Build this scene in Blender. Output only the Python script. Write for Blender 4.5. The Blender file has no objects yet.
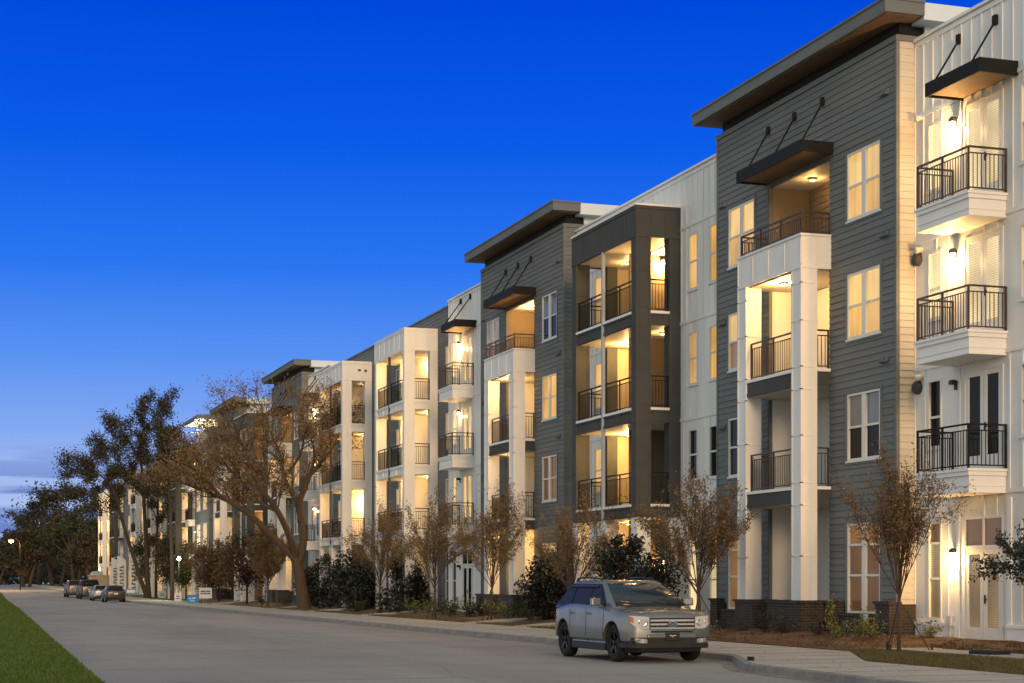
import bpy, bmesh, math, random
from mathutils import Vector, Matrix
R = math.radians
rnd = random.Random(7)
scene = bpy.context.scene
LAMP_GAIN = 2.6
COL = scene.collection

# ------------------------------------------------------------------ camera maths (only used to measure real positions)
F_PX, CX, HOR, CAM_H = 1750.0, 512.0, 583.0, 1.65
TH = math.atan(583 / F_PX)
def gz(y):                                   # the street climbs a little far away
    t = min(1, max(0, (y - 150) / 190.0)); return 1.3 * t * t * (3 - 2 * t)
def onplane(px, X):
    a = TH + math.atan((px - CX) / F_PX); return X / math.tan(a)
def atdepth(px, py, depth):
    r = (px - CX) / F_PX * depth
    return Vector((depth*math.sin(TH) + r*math.cos(TH), depth*math.cos(TH) - r*math.sin(TH), CAM_H + (HOR-py)*depth/F_PX))
def ground(px, py, Z=0.0):
    d = (CAM_H - Z) * F_PX / (py - HOR); v = atdepth(px, py, d); return v.x, v.y

# ------------------------------------------------------------------ materials
MATS = {}
def newmat(name):
    m = bpy.data.materials.new(name); m.use_nodes = True; MATS[name] = m
    nt = m.node_tree; b = nt.nodes['Principled BSDF']; return m, nt, b
def ramp(nt, stops, fac):
    r = nt.nodes.new('ShaderNodeValToRGB'); e = r.color_ramp.elements
    while len(e) < len(stops): e.new(0.5)
    for el, (p, c) in zip(e, stops): el.position = p; el.color = (c[0], c[1], c[2], 1)
    nt.links.new(fac, r.inputs[0]); return r.outputs[0]
def coord(nt, kind='Object', scale=(1, 1, 1)):
    t = nt.nodes.new('ShaderNodeTexCoord'); mp = nt.nodes.new('ShaderNodeMapping'); mp.inputs['Scale'].default_value = scale
    nt.links.new(t.outputs[kind], mp.inputs[0]); return mp.outputs[0]
def noise(nt, vec, scale, detail=4, rough=.55):
    n = nt.nodes.new('ShaderNodeTexNoise'); n.inputs['Scale'].default_value = scale
    n.inputs['Detail'].default_value = detail; n.inputs['Roughness'].default_value = rough
    nt.links.new(vec, n.inputs['Vector']); return n.outputs['Fac']
def bump(nt, b, h, strength, dist):
    n = nt.nodes.new('ShaderNodeBump'); n.inputs['Strength'].default_value = strength; n.inputs['Distance'].default_value = dist
    nt.links.new(h, n.inputs['Height']); nt.links.new(n.outputs[0], b.inputs['Normal'])
def vary(name, c, amt=.12, scale=1.5, rough=.6, metal=0, bs=0, bd=.01, bscale=40, stretch=(1, 1, 1), coat=0, spec=.25):
    m, nt, b = newmat(name); v = coord(nt, scale=stretch); n = noise(nt, v, scale, 5)
    lo = [x*(1-amt) for x in c]; hi = [x*(1+amt) for x in c]
    nt.links.new(ramp(nt, [(.3, lo), (.7, hi)], n), b.inputs['Base Color'])
    b.inputs['Roughness'].default_value = rough; b.inputs['Metallic'].default_value = metal
    b.inputs['Coat Weight'].default_value = coat; b.inputs['Specular IOR Level'].default_value = spec
    if bs: bump(nt, b, noise(nt, coord(nt), bscale, 4), bs, bd)
    return m
vary('gray_siding', (.150, .160, .162), .13, .8, .85, bs=.25, bscale=30, stretch=(1, .3, 4))
vary('lamplit_siding', (.50, .47, .41), .07, .8, .6, bs=.2, bscale=30, stretch=(1, .3, 4))  # paler copy of the gray siding, lamplight painted into the colour
vary('white_panel', (.72, .715, .69), .09, .9, .55, bs=.12, bscale=25, stretch=(1.4, 1.4, .35))
vary('white_trim', (.76, .755, .73), .05, 1.5, .5)
vary('dark_panel', (.062, .066, .064), .12, .8, .85, bs=.1, bscale=25)
vary('fascia', (.13, .145, .145), .1, .8, .7)
vary('light_roof', (.60, .68, .70), .06, .6, .6)
vary('soffit', (.17, .11, .07), .15, 1.2, .7)
vary('white_soffit', (.62, .58, .5), .04, 1, .6)
vary('black_metal', (.012, .012, .012), .2, 4, .65, spec=.15)
vary('lamplit_bronze', (.055, .034, .020), .2, 4, .4)  # bronze rail colour with the warmth of lamplight mixed in
vary('steel_post', (.33, .37, .40), .06, 2, .5)
vary('window_frame', (.66, .66, .63), .03, 2, .4)
vary('roof_membrane', (.35, .36, .36), .1, .6, .7)
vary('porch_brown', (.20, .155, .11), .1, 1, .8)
vary('porch_tan', (.56, .48, .35), .08, 1, .7)
vary('lamp_body', (.02, .02, .02), .1, 4, .4)
vary('rubber', (.012, .012, .012), .2, 8, .8)
vary('dark_plastic', (.018, .018, .019), .1, 8, .5)
vary('rim_black', (.02, .02, .022), .1, 8, .25, metal=.6)
vary('chrome', (.75, .75, .76), .03, 3, .12, metal=1)
vary('white_plastic', (.6, .6, .57), .05, 3, .5)
vary('wood_stake', (.05, .04, .03), .2, 4, .8)
vary('tan_wall', (.3, .24, .17), .1, 1, .8)
vary('red_lens', (.25, .01, .01), .1, 5, .2, coat=.5)
vary('amber_lens', (.45, .14, .02), .1, 5, .2)
vary('skirt_silver', (.42, .42, .40), .05, 5, .35, metal=.6)
def paint(name, c, rough=.32, metal=.7):
    m, nt, b = newmat(name); v = coord(nt)
    n = noise(nt, v, 2.5, 5); lo = [x*.9 for x in c]; hi = [x*1.08 for x in c]
    nt.links.new(ramp(nt, [(.3, lo), (.7, hi)], n), b.inputs['Base Color'])
    nt.links.new(ramp(nt, [(.35, (rough*.94,)*3), (.7, (rough*1.08,)*3)], noise(nt, v, 2, 2)), b.inputs['Roughness'])
    b.inputs['Metallic'].default_value = metal; b.inputs['Coat Weight'].default_value = .15; b.inputs['Coat Roughness'].default_value = .06
paint('car_silver_blue', (.185, .198, .195), .27, .68)
paint('car_dark', (.018, .019, .02), .4, .1)
paint('car_pale', (.26, .30, .34), .4, .2)
paint('car_black', (.006, .006, .006), .4, .0)
paint('car_grey', (.07, .075, .08), .4, .1)
def glass(name, c=(.010, .010, .010), r=.06, spec=.09, coat=0):
    m, nt, b = newmat(name); b.inputs['Base Color'].default_value = (*c, 1); b.inputs['Roughness'].default_value = r
    b.inputs['Specular IOR Level'].default_value = spec; b.inputs['Coat Weight'].default_value = coat
    v = coord(nt); bump(nt, b, noise(nt, v, 1.3, 2), .08, .02)
glass('car_glass', (.016, .018, .019), .09, .05, .0)
glass('windshield_glass', (.022, .03, .033), .06, .5, .0)
glass('lamp_glass', (.42, .43, .43), .07, 1.0)
glass('dark_pane')
# window panes with blinds or curtains behind the glass
def litpane(name, col, stren, slat=0, dark=.75):
    m, nt, b = newmat(name)
    b.inputs['Base Color'].default_value = (.05, .04, .03, 1); b.inputs['Roughness'].default_value = .12
    v = coord(nt, scale=(6, 6, .25)); n = noise(nt, v, 1.1, 3)
    c = ramp(nt, [(.3, [x*dark for x in col]), (.65, col)], n)
    if slat:
        w = nt.nodes.new('ShaderNodeTexWave'); w.bands_direction = 'Z'; w.inputs['Scale'].default_value = 5.5; w.inputs['Distortion'].default_value = .2
        nt.links.new(coord(nt), w.inputs['Vector'])
        mx = nt.nodes.new('ShaderNodeMix'); mx.data_type = 'RGBA'; mx.blend_type = 'MULTIPLY'; mx.inputs[0].default_value = 1
        nt.links.new(c, mx.inputs[6]); nt.links.new(ramp(nt, [(.2, (.72,)*3), (.6, (1,)*3)], w.outputs['Fac']), mx.inputs[7]); c = mx.outputs[2]
    w2 = ramp(nt, [(.35, (.62,)*3), (.62, (1.12,)*3)], noise(nt, coord(nt), .42, 2))
    m2 = nt.nodes.new('ShaderNodeMix'); m2.data_type = 'RGBA'; m2.blend_type = 'MULTIPLY'; m2.inputs[0].default_value = 1
    nt.links.new(c, m2.inputs[6]); nt.links.new(w2, m2.inputs[7]); c = m2.outputs[2]
    nt.links.new(c, b.inputs['Emission Color']); b.inputs['Emission Strength'].default_value = stren
litpane('pane_lit', (1, .62, .195), .92)
litpane('pane_gold', (1, .54, .13), .80)
litpane('pane_bright', (1, .75, .37), 1.15, 1, .85)
litpane('pane_amber', (.9, .40, .12), .26)
litpane('pane_brown', (.6, .25, .08), .16)
litpane('pane_blind', (.9, .60, .32), .36, 1)
def flat(name, c, r=.8):
    m, nt, b = newmat(name); n = noise(nt, coord(nt), 2, 4)
    nt.links.new(ramp(nt, [(.3, [x*.85 for x in c]), (.7, [x*1.1 for x in c])], n), b.inputs['Base Color']); b.inputs['Roughness'].default_value = .15
flat('grey_blind', (.16, .17, .17))
def emit(name, c, s):
    m, nt, b = newmat(name); b.inputs['Base Color'].default_value = (.8, .7, .5, 1)
    b.inputs['Emission Color'].default_value = (*c, 1); b.inputs['Emission Strength'].default_value = s
emit('lamp_glow', (1, .82, .5), 14)
emit('soft_glow', (1, .70, .34), 1.6)
emit('street_glow', (1, .45, .09), 9)
emit('white_glow', (1, .93, .75), 30)
# brick
def brickmat():
    m, nt, b = newmat('dark_brick')
    tc = nt.nodes.new('ShaderNodeTexCoord'); sp = nt.nodes.new('ShaderNodeSeparateXYZ'); nt.links.new(tc.outputs['Object'], sp.inputs[0])
    ad = nt.nodes.new('ShaderNodeMath'); ad.operation = 'ADD'; nt.links.new(sp.outputs[0], ad.inputs[0]); nt.links.new(sp.outputs[1], ad.inputs[1])
    cb = nt.nodes.new('ShaderNodeCombineXYZ'); nt.links.new(ad.outputs[0], cb.inputs[0]); nt.links.new(sp.outputs[2], cb.inputs[1])
    br = nt.nodes.new('ShaderNodeTexBrick'); nt.links.new(cb.outputs[0], br.inputs['Vector'])
    br.inputs['Scale'].default_value = 1; br.inputs['Brick Width'].default_value = .22; br.inputs['Row Height'].default_value = .075
    br.inputs['Mortar Size'].default_value = .008; br.inputs['Color1'].default_value = (.012, .010, .009, 1); br.inputs['Color2'].default_value = (.036, .024, .018, 1)
    br.inputs['Mortar'].default_value = (.075, .066, .055, 1)
    nt.links.new(br.outputs['Color'], b.inputs['Base Color']); b.inputs['Roughness'].default_value = .75
    bump(nt, b, br.outputs['Fac'], -.6, .01)
brickmat()
def groundmat(name, stops, scale, bs, bd, bscale, rough=.9, scale2=None, stops2=None, stretch=(1, 1, 1)):
    m, nt, b = newmat(name); v = coord(nt, scale=stretch); c = ramp(nt, stops, noise(nt, v, scale, 8, .65))
    if scale2:
        mx = nt.nodes.new('ShaderNodeMix'); mx.data_type = 'RGBA'; mx.blend_type = 'MULTIPLY'; mx.inputs[0].default_value = 1
        nt.links.new(c, mx.inputs[6]); nt.links.new(ramp(nt, stops2, noise(nt, v, scale2, 6, .6)), mx.inputs[7]); c = mx.outputs[2]
    nt.links.new(c, b.inputs['Base Color']); b.inputs['Roughness'].default_value = rough
    bump(nt, b, noise(nt, coord(nt), bscale, 6, .7), bs, bd)
groundmat('road_concrete', [(.3, (.215, .204, .184)), (.7, (.28, .266, .24))], 30, .35, .006, 70, .82, .28, [(.3, (.72,)*3), (.65, (1.10,)*3)], (1, .22, 1))
groundmat('sidewalk', [(.3, (.33, .30, .26)), (.7, (.43, .39, .335))], 12, .25, .005, 60, .85, .6, [(.3, (.8,)*3), (.65, (1.05,)*3)])
groundmat('kerb_concrete', [(.3, (.16, .15, .14)), (.7, (.25, .235, .215))], 6, .3, .006, 50, .85, 1.3, [(.3, (.65,)*3), (.65, (1.05,)*3)])
groundmat('lawn_green', [(.25, (.035, .068, .004)), (.5, (.062, .115, .007)), (.75, (.095, .155, .014))], 14, .9, .04, 45, .95, .7, [(.3, (.7,)*3), (.65, (1.1,)*3)])
groundmat('verge_grass', [(.3, (.05, .055, .012)), (.5, (.07, .095, .018)), (.72, (.13, .10, .035))], 5, .9, .04, 35, .95, .9, [(.3, (.7,)*3), (.65, (1.15,)*3)])
groundmat('mulch', [(.3, (.07, .032, .014)), (.5, (.16, .088, .042)), (.72, (.32, .20, .10))], 22, 1, .05, 30, .95, 1.2, [(.3, (.65,)*3), (.65, (1.1,)*3)])
groundmat('earth', [(.3, (.035, .04, .015)), (.7, (.06, .055, .025))], 2, .5, .05, 8, .95)
def bark(name, c):
    m, nt, b = newmat(name); v = coord(nt, scale=(1, 1, .25)); n = noise(nt, v, 14, 6, .7)
    nt.links.new(ramp(nt, [(.3, [x*.5 for x in c]), (.7, [x*1.3 for x in c])], n), b.inputs['Base Color']); b.inputs['Roughness'].default_value = .9
    bump(nt, b, n, .8, .03)
groundmat('joint_dark', [(.3, (.10, .094, .085)), (.7, (.15, .14, .125))], 3, .1, .002, 20)
bark('bark_oak', (.065, .045, .028)); bark('bark_dark', (.04, .03, .022)); bark('bark_light', (.075, .052, .034))
def leafmat(name, c1, c2, c3, rough=.6, tr=.25):
    m, nt, b = newmat(name); n = noise(nt, coord(nt), 3.2, 6, .8)
    c = ramp(nt, [(.3, c1), (.5, c2), (.68, c3)], n); nt.links.new(c, b.inputs['Base Color']); b.inputs['Roughness'].default_value = rough
    t = nt.nodes.new('ShaderNodeBsdfTranslucent'); nt.links.new(c, t.inputs[0])
    mx = nt.nodes.new('ShaderNodeMixShader'); mx.inputs[0].default_value = tr
    nt.links.new(b.outputs[0], mx.inputs[1]); nt.links.new(t.outputs[0], mx.inputs[2])
    nt.links.new(mx.outputs[0], nt.nodes['Material Output'].inputs[0])
leafmat('leaf_rust', (.08, .052, .024), (.165, .107, .048), (.31, .215, .105), tr=.35)
leafmat('leaf_tan', (.10, .07, .036), (.20, .14, .07), (.34, .25, .135), tr=.35)
leafmat('leaf_oak', (.11, .064, .027), (.23, .145, .058), (.40, .275, .12), tr=.35)
leafmat('leaf_dark', (.006, .008, .004), (.013, .016, .007), (.035, .034, .014), .4, .1)
leafmat('leaf_green', (.018, .026, .008), (.038, .05, .013), (.075, .085, .026))
leafmat('leaf_olive', (.022, .020, .009), (.046, .040, .017), (.10, .08, .033))
leafmat('leaf_yellow', (.10, .11, .03), (.18, .19, .05), (.30, .28, .10))
leafmat('leaf_redbrown', (.035, .018, .009), (.07, .032, .015), (.14, .065, .028))
leafmat('grass_blade', (.038, .068, .004), (.062, .108, .008), (.10, .145, .02))
leafmat('dry_blade', (.07, .055, .018), (.09, .085, .025), (.16, .12, .05))

# ------------------------------------------------------------------ mesh builder
class MB:
    def __init__(s): s.v = []; s.f = []; s.mi = []; s.sm = []
    def add(s, vs, fs, mi=0, smooth=False):
        o = len(s.v); s.v += [tuple(p) for p in vs]
        for q in fs: s.f.append(tuple(i+o for i in q)); s.mi.append(mi); s.sm.append(smooth)
    def quad(s, a, b, c, d, mi=0): s.add([a, b, c, d], [(0, 1, 2, 3)], mi)
    def box(s, x0, x1, y0, y1, z0, z1, mi=0):
        if x1 < x0: x0, x1 = x1, x0
        if y1 < y0: y0, y1 = y1, y0
        if z1 < z0: z0, z1 = z1, z0
        s.add([(x0,y0,z0),(x1,y0,z0),(x1,y1,z0),(x0,y1,z0),(x0,y0,z1),(x1,y0,z1),(x1,y1,z1),(x0,y1,z1)],
              [(0,3,2,1),(4,5,6,7),(0,1,5,4),(1,2,6,5),(2,3,7,6),(3,0,4,7)], mi)
    def hexa(s, p, mi=0):   # 8 points, bottom four then top four
        s.add(p, [(0,3,2,1),(4,5,6,7),(0,1,5,4),(1,2,6,5),(2,3,7,6),(3,0,4,7)], mi)
    def tube(s, pts, rad, n=6, mi=0, cap=True):
        pts = [Vector(p) for p in pts]; rings = []; up = Vector((.13, .31, 1)).normalized()
        for i, p in enumerate(pts):
            d = (pts[min(i+1, len(pts)-1)] - pts[max(i-1, 0)])
            if d.length < 1e-6: d = Vector((0, 0, 1))
            d.normalize(); a = d.cross(up)
            if a.length < .1: a = d.cross(Vector((1, 0, 0)))
            a.normalize(); b = d.cross(a); r = rad[i] if isinstance(rad, (list, tuple)) else rad
            rings.append([p + (a*math.cos(2*math.pi*k/n) + b*math.sin(2*math.pi*k/n))*r for k in range(n)])
        vs = [q for r in rings for q in r]; fs = []
        for i in range(len(rings)-1):
            for k in range(n):
                k2 = (k+1) % n; fs.append((i*n+k, i*n+k2, (i+1)*n+k2, (i+1)*n+k))
        if cap: fs.append(tuple(range(n))[::-1]); fs.append(tuple((len(rings)-1)*n+k for k in range(n)))
        s.add(vs, fs, mi, True)
    def lathe(s, c, axis, prof, n=24, mi=0, smooth=True):  # prof: (offset along axis, radius)
        c = Vector(c); ax = Vector(axis).normalized(); a = ax.orthogonal().normalized(); b = ax.cross(a); vs = []
        for (t, r) in prof:
            for k in range(n):
                an = 2*math.pi*k/n; vs.append(c + ax*t + (a*math.cos(an)+b*math.sin(an))*r)
        fs = []
        for i in range(len(prof)-1):
            for k in range(n):
                k2 = (k+1) % n; fs.append((i*n+k, i*n+k2, (i+1)*n+k2, (i+1)*n+k))
        s.add(vs, fs, mi, smooth)
    def build(s, name, mats, parent=None, bevel=0):
        if not s.v: return None
        me = bpy.data.meshes.new(name); me.from_pydata(s.v, [], s.f)
        if isinstance(mats, str): mats = [mats]
        for m in mats: me.materials.append(MATS[m])
        me.polygons.foreach_set('material_index', s.mi); me.polygons.foreach_set('use_smooth', s.sm); me.update()
        o = bpy.data.objects.new(name, me); COL.objects.link(o)
        if parent: o.parent = parent
        if bevel:
            md = o.modifiers.new('bevel', 'BEVEL'); md.width = bevel; md.segments = 2; md.limit_method = 'ANGLE'
        return o
def empty(name, label, cat, loc=(0, 0, 0), rz=0, group=None, kind=None):
    o = bpy.data.objects.new(name, None); COL.objects.link(o); o.location = loc; o.rotation_euler = (0, 0, rz); o.empty_display_size = .2
    return tag(o, label, cat, group, kind)
def tag(o, label=None, cat=None, group=None, kind=None):
    if label: o['label'] = label
    if cat: o['category'] = cat
    if group: o['group'] = group
    if kind: o['kind'] = kind
    return o
def copy_tree(o, parent=None):
    c = o.copy(); COL.objects.link(c); c.parent = parent
    for ch in [x for x in ALLCH(o)]: copy_tree(ch, c)
    return c
def ALLCH(o): return [x for x in bpy.data.objects if x.parent == o]
def lamp(parent, loc, watts_, col=(1, .555, .175), size=.05):
    l = bpy.data.lights.new('lamp_light', 'POINT'); l.energy = watts_*LAMP_GAIN; l.color = col; l.shadow_soft_size = size
    o = bpy.data.objects.new('lamp_light', l); COL.objects.link(o); o.location = loc; o.parent = parent; return o
# ------------------------------------------------------------------ facade kit (street side faces -X, the side towards the camera faces -Y)
FL = [0.2, 4.22, 7.36, 10.5]           # floor levels
class Plane:
    """a vertical wall plane: point(u, z, off) with off towards the outside"""
    def __init__(s, o, u, n): s.o = Vector((*o, 0)); s.u = Vector((*u, 0)); s.n = Vector((*n, 0))
    def p(s, u, z, off=0): q = s.o + s.u*u + s.n*off; return (q.x, q.y, z)
    def box(s, mb, u0, u1, z0, z1, o0, o1, mi=0):
        mb.hexa([s.p(u0,z0,o0), s.p(u1,z0,o0), s.p(u1,z0,o1), s.p(u0,z0,o1), s.p(u0,z1,o0), s.p(u1,z1,o0), s.p(u1,z1,o1), s.p(u0,z1,o1)], mi)
def front(X): return Plane((X, 0), (0, 1), (-1, 0))
def side(Y): return Plane((0, Y), (1, 0), (0, -1))
def farside(Y): return Plane((0, Y), (1, 0), (0, 1))
def free(u0, u1, z, holes):
    segs = [(u0, u1)]
    for (a, b, c, d) in holes:
        if c < z < d:
            out = []
            for (p, q) in segs:
                if b <= p or a >= q: out.append((p, q))
                else:
                    if a > p: out.append((p, a))
                    if b < q: out.append((b, q))
            segs = out
    return [(p, q) for p, q in segs if q-p > 1e-4]
def wall(mb, pl, u0, u1, z0, z1, holes=(), lap=0, mi=0, thick=.10):
    zs = {z0, z1}
    for h in holes:
        for z in (h[2], h[3]):
            if z0 < z < z1: zs.add(z)
    if lap:
        k = math.ceil(z0/lap)
        while k*lap < z1: zs.add(round(k*lap, 4)); k += 1
    zs = sorted(zs)
    for a, b in zip(zs, zs[1:]):
        if b-a < 1e-4: continue
        for (p, q) in free(u0, u1, (a+b)/2, holes):
            if lap:
                fr = (a/lap) % 1.0
                if fr > .999: fr = 0
                o0 = .020*(1-fr); o1 = .020*(1-min(1, fr+(b-a)/lap))
                mb.quad(pl.p(p,a,o0), pl.p(q,a,o0), pl.p(q,b,o1), pl.p(p,b,o1), mi)
                if fr < .01: mb.quad(pl.p(p,a,-.001), pl.p(q,a,-.001), pl.p(q,a,o0), pl.p(p,a,o0), mi)
                mb.quad(pl.p(p,a,-thick), pl.p(q,a,-thick), pl.p(q,b,-thick), pl.p(p,b,-thick), mi)
            else:
                mb.quad(pl.p(p,a,0), pl.p(q,a,0), pl.p(q,b,0), pl.p(p,b,0), mi)
                mb.quad(pl.p(p,a,-thick), pl.p(q,a,-thick), pl.p(q,b,-thick), pl.p(p,b,-thick), mi)
    for (a, b, c, d) in holes:      # reveals
        a2, b2, c2, d2 = max(a, u0), min(b, u1), max(c, z0), min(d, z1)
        if a2 >= b2 or c2 >= d2: continue
        mb.quad(pl.p(a2,c2,0), pl.p(b2,c2,0), pl.p(b2,c2,-thick), pl.p(a2,c2,-thick), mi)
        mb.quad(pl.p(a2,d2,0), pl.p(b2,d2,0), pl.p(b2,d2,-thick), pl.p(a2,d2,-thick), mi)
        mb.quad(pl.p(a2,c2,0), pl.p(a2,d2,0), pl.p(a2,d2,-thick), pl.p(a2,c2,-thick), mi)
        mb.quad(pl.p(b2,c2,0), pl.p(b2,d2,0), pl.p(b2,d2,-thick), pl.p(b2,c2,-thick), mi)
def battens(mb, pl, u0, u1, z0, z1, step, holes=(), bands=(), w=.042, d=.024, mi=0, skew=0):
    n = max(1, round((u1-u0)/step)); st = (u1-u0)/n
    cuts = sorted({z0, z1, *[b for b in bands if z0 < b < z1]})
    for bi, b in enumerate(bands):
        if z0 <= b <= z1:
            for (p, q) in free(u0, u1, b, holes): pl.box(mb, p, q, b-.05, b+.05, -.002, d+.006, mi)
    for ci, (a, b) in enumerate(zip(cuts, cuts[1:])):
        for k in range(n+1):
            u = u0 + k*st
            if skew and 0 < k < n: u += (.5*st if (k+ci) % 2 else 0)*skew
            u = min(max(u, u0+w/2), u1-w/2)
            segs = [(a+.05, b-.05)]
            for (ha, hb, hc, hd) in holes:
                if ha-w/2 < u < hb+w/2:
                    out = []
                    for (p, q) in segs:
                        if hd <= p or hc >= q: out.append((p, q))
                        else:
                            if hc > p: out.append((p, hc))
                            if hd < q: out.append((hd, q))
                    segs = out
            for (p, q) in segs:
                if q-p > .05: pl.box(mb, u-w/2, u+w/2, p, q, -.002, d, mi)
def ring(mb, pl, u0, u1, z0, z1, w, o0, o1, mi=0):
    pl.box(mb, u0, u1, z0, z0+w, o0, o1, mi); pl.box(mb, u0, u1, z1-w, z1, o0, o1, mi)
    pl.box(mb, u0, u0+w, z0+w, z1-w, o0, o1, mi); pl.box(mb, u1-w, u1, z0+w, z1-w, o0, o1, mi)
def window(par, pl, u0, u1, z0, z1, cols=2, rows=(.5,), state='dark', trim=True):
    fr = MB(); gap = .10
    ring(fr, pl, u0, u1, z0, z1, .055, -.055, .022)
    cw = (u1-u0-.11-(cols-1)*gap*2)/cols
    panes = []
    for c in range(cols):
        a = u0+.055+c*(cw+gap*2); b = a+cw
        if c: pl.box(fr, a-gap*2, a, z0+.055, z1-.055, -.05, .018)
        lv = [z0+.055] + [z0+(z1-z0)*r for r in rows] + [z1-.055]
        for i, (p, q) in enumerate(zip(lv, lv[1:])):
            if i: pl.box(fr, a, b, p-.028, p+.028, -.048, .004)
            panes.append((a, b, p+(.028 if i else 0), q-(.028 if i < len(lv)-2 else 0), i))
    pl.box(fr, u0-.05, u1+.05, z0-.05, z0-.003, -.01, .05)
    o = fr.build('window', 'window_frame', par)
    if isinstance(state, (tuple, list)): low, high = state
    else: low = high = state
    nm = {'lit': 'pane_lit', 'gold': 'pane_gold', 'bright': 'pane_bright', 'amber': 'pane_amber', 'brown': 'pane_brown', 'blind': 'pane_blind', 'dark': 'dark_pane', 'grey': 'grey_blind'}
    pm = MB(); top = max(x[4] for x in panes)
    for (a, b, p, q, i) in panes:
        pl.box(pm, a, b, p, q, -.046, -.038, 1 if (i == top and len(rows)) else 0)
    po = pm.build('pane', [nm[low], nm[high]], o)
    if low not in ('dark', 'grey'): o['label'] = 'lit ' + ('amber' if low in ('amber', 'brown') else 'warm yellow') + ' window in white frame'
    return o
def door(par, pl, u0, u1, z0, z1, leaves=2, state='lit', transom=False):
    fr = MB(); ring(fr, pl, u0, u1, z0, z1, .05, -.02, .03)
    dz = z1
    pm = MB()
    if transom:
        dz = z1-.72; pl.box(fr, u0+.05, u1-.05, dz-.03, dz+.05, -.02, .028)
        m = (u0+u1)/2; pl.box(fr, m-.03, m+.03, dz+.05, z1-.05, -.018, .026)
        pl.box(pm, u0+.05, m-.03, dz+.05, z1-.05, -.012, -.004, 1); pl.box(pm, m+.03, u1-.05, dz+.05, z1-.05, -.012, -.004, 1)
    w = (u1-u0-.1)/leaves
    for k in range(leaves):
        a = u0+.05+k*w; b = a+w; zt = dz-.05 if not transom else dz-.03
        ring(fr, pl, a+.005, b-.005, z0+.05, zt, .13, -.018, .018)
        pl.box(fr, a+.135, b-.135, z0+.18, z0+.36, -.018, .017)
        pl.box(pm, a+.135, b-.135, z0+.36, zt-.13, -.010, -.002, 0)
    o = fr.build('door', 'window_frame', par)
    nm = {'lit': 'pane_lit', 'gold': 'pane_gold', 'bright': 'pane_bright', 'amber': 'pane_amber', 'brown': 'pane_brown', 'blind': 'pane_blind', 'dark': 'dark_pane', 'grey': 'grey_blind'}
    pm.build('pane', [nm[state], 'pane_brown' if state not in ('dark', 'lit') else nm[state]], o)
    h = MB(); m = (u0+u1)/2 if leaves == 2 else u0+.11
    h2 = MB(); q = pl.p(m-.07, z0+1.0, .02); pl.box(h, m-.09, m-.05, z0+.92, z0+1.12, .018, .04); pl.box(h, m-.17, m-.09, z0+1.0, z0+1.03, .035, .06)
    h.build('door_handle', 'black_metal', o)
    return o
def railing(par, runs, z0, z1, mat='lamplit_bronze', step=.105):
    """runs: list of ((x,y),(x,y)) straight runs; one mesh"""
    mb = MB(); seen = set()
    for (a, b) in runs:
        a = Vector((*a, 0)); b = Vector((*b, 0)); L = (b-a).length; d = (b-a)/L; n = Vector((-d.y, d.x, 0))
        def bar(t0, t1, zz0, zz1, w):
            p = a + d*t0; q = a + d*t1; k = n*w/2
            mb.hexa([(p-k).to_tuple()[:2]+(zz0,), (q-k).to_tuple()[:2]+(zz0,), (q+k).to_tuple()[:2]+(zz0,), (p+k).to_tuple()[:2]+(zz0,),
                     (p-k).to_tuple()[:2]+(zz1,), (q-k).to_tuple()[:2]+(zz1,), (q+k).to_tuple()[:2]+(zz1,), (p+k).to_tuple()[:2]+(zz1,)])
        bar(.021, L-.021, z1-.04, z1, .05); bar(.021, L-.021, z1-.17, z1-.145, .03); bar(.021, L-.021, z0+.06, z0+.09, .03)
        np_ = max(1, round(L/1.15))
        for k in range(np_+1):
            t = min(max(L*k/np_, .02), L-.02)
            q = a + d*t; key = (round(q.x/.12), round(q.y/.12))
            if key in seen: continue
            seen.add(key)
            bar(t-.021, t+.021, z0, z1-.001, .042)
        m = max(1, int(L/step))
        for k in range(1, m):
            t = L*k/m; bar(t-.008, t+.008, z0+.09, z1-.17, .016)
    return mb.build('railing', mat, par)
def wall_lamp(par, pl, u, z, on=True, watts=18, inward=.14):
    mb = MB(); pl.box(mb, u-.055, u+.055, z-.10, z+.10, 0, .03); pl.box(mb, u-.075, u+.075, z+.02, z+.10, .03, .17)
    pl.box(mb, u-.06, u+.06, z+.10, z+.13, .04, .15)
    o = mb.build('wall_lamp', 'lamp_body', par)
    if on:
        g = MB(); pl.box(g, u-.045, u+.045, z-.11, z+.018, .045, .14); g.build('lamp_bulb', 'lamp_glow', o)
        lamp(o, pl.p(u, z-.18, .17), watts)
    return o
def ceiling_lamp(par, x, y, z, watts):
    mb = MB(); mb.lathe((x, y, z), (0, 0, -1), [(0, .001), (0, .13), (.03, .13), (.035, .12)], 16)
    o = mb.build('ceiling_lamp', 'lamp_body', par)
    g = MB(); g.lathe((x, y, z-.03), (0, 0, -1), [(0, .10), (.035, .085), (.05, .001)], 16); g.build('lamp_bulb', 'soft_glow', o)
    lamp(o, (x, y, z-.16), watts)
def vent(par, pl, u, z, mat='dark_panel'):
    mb = MB()
    for k in (0, 1):
        a = u+k*.2; pl.box(mb, a, a+.15, z, z+.13, .0, .06); 
        q = [pl.p(a, z-.03, .02), pl.p(a+.15, z-.03, .02), pl.p(a+.15, z, .12), pl.p(a, z, .12), pl.p(a, z+.02, .02), pl.p(a+.15, z+.02, .02), pl.p(a+.15, z+.03, .12), pl.p(a, z+.03, .12)]
        mb.hexa(q)
    mb.build('wall_vent', mat, par)
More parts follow.
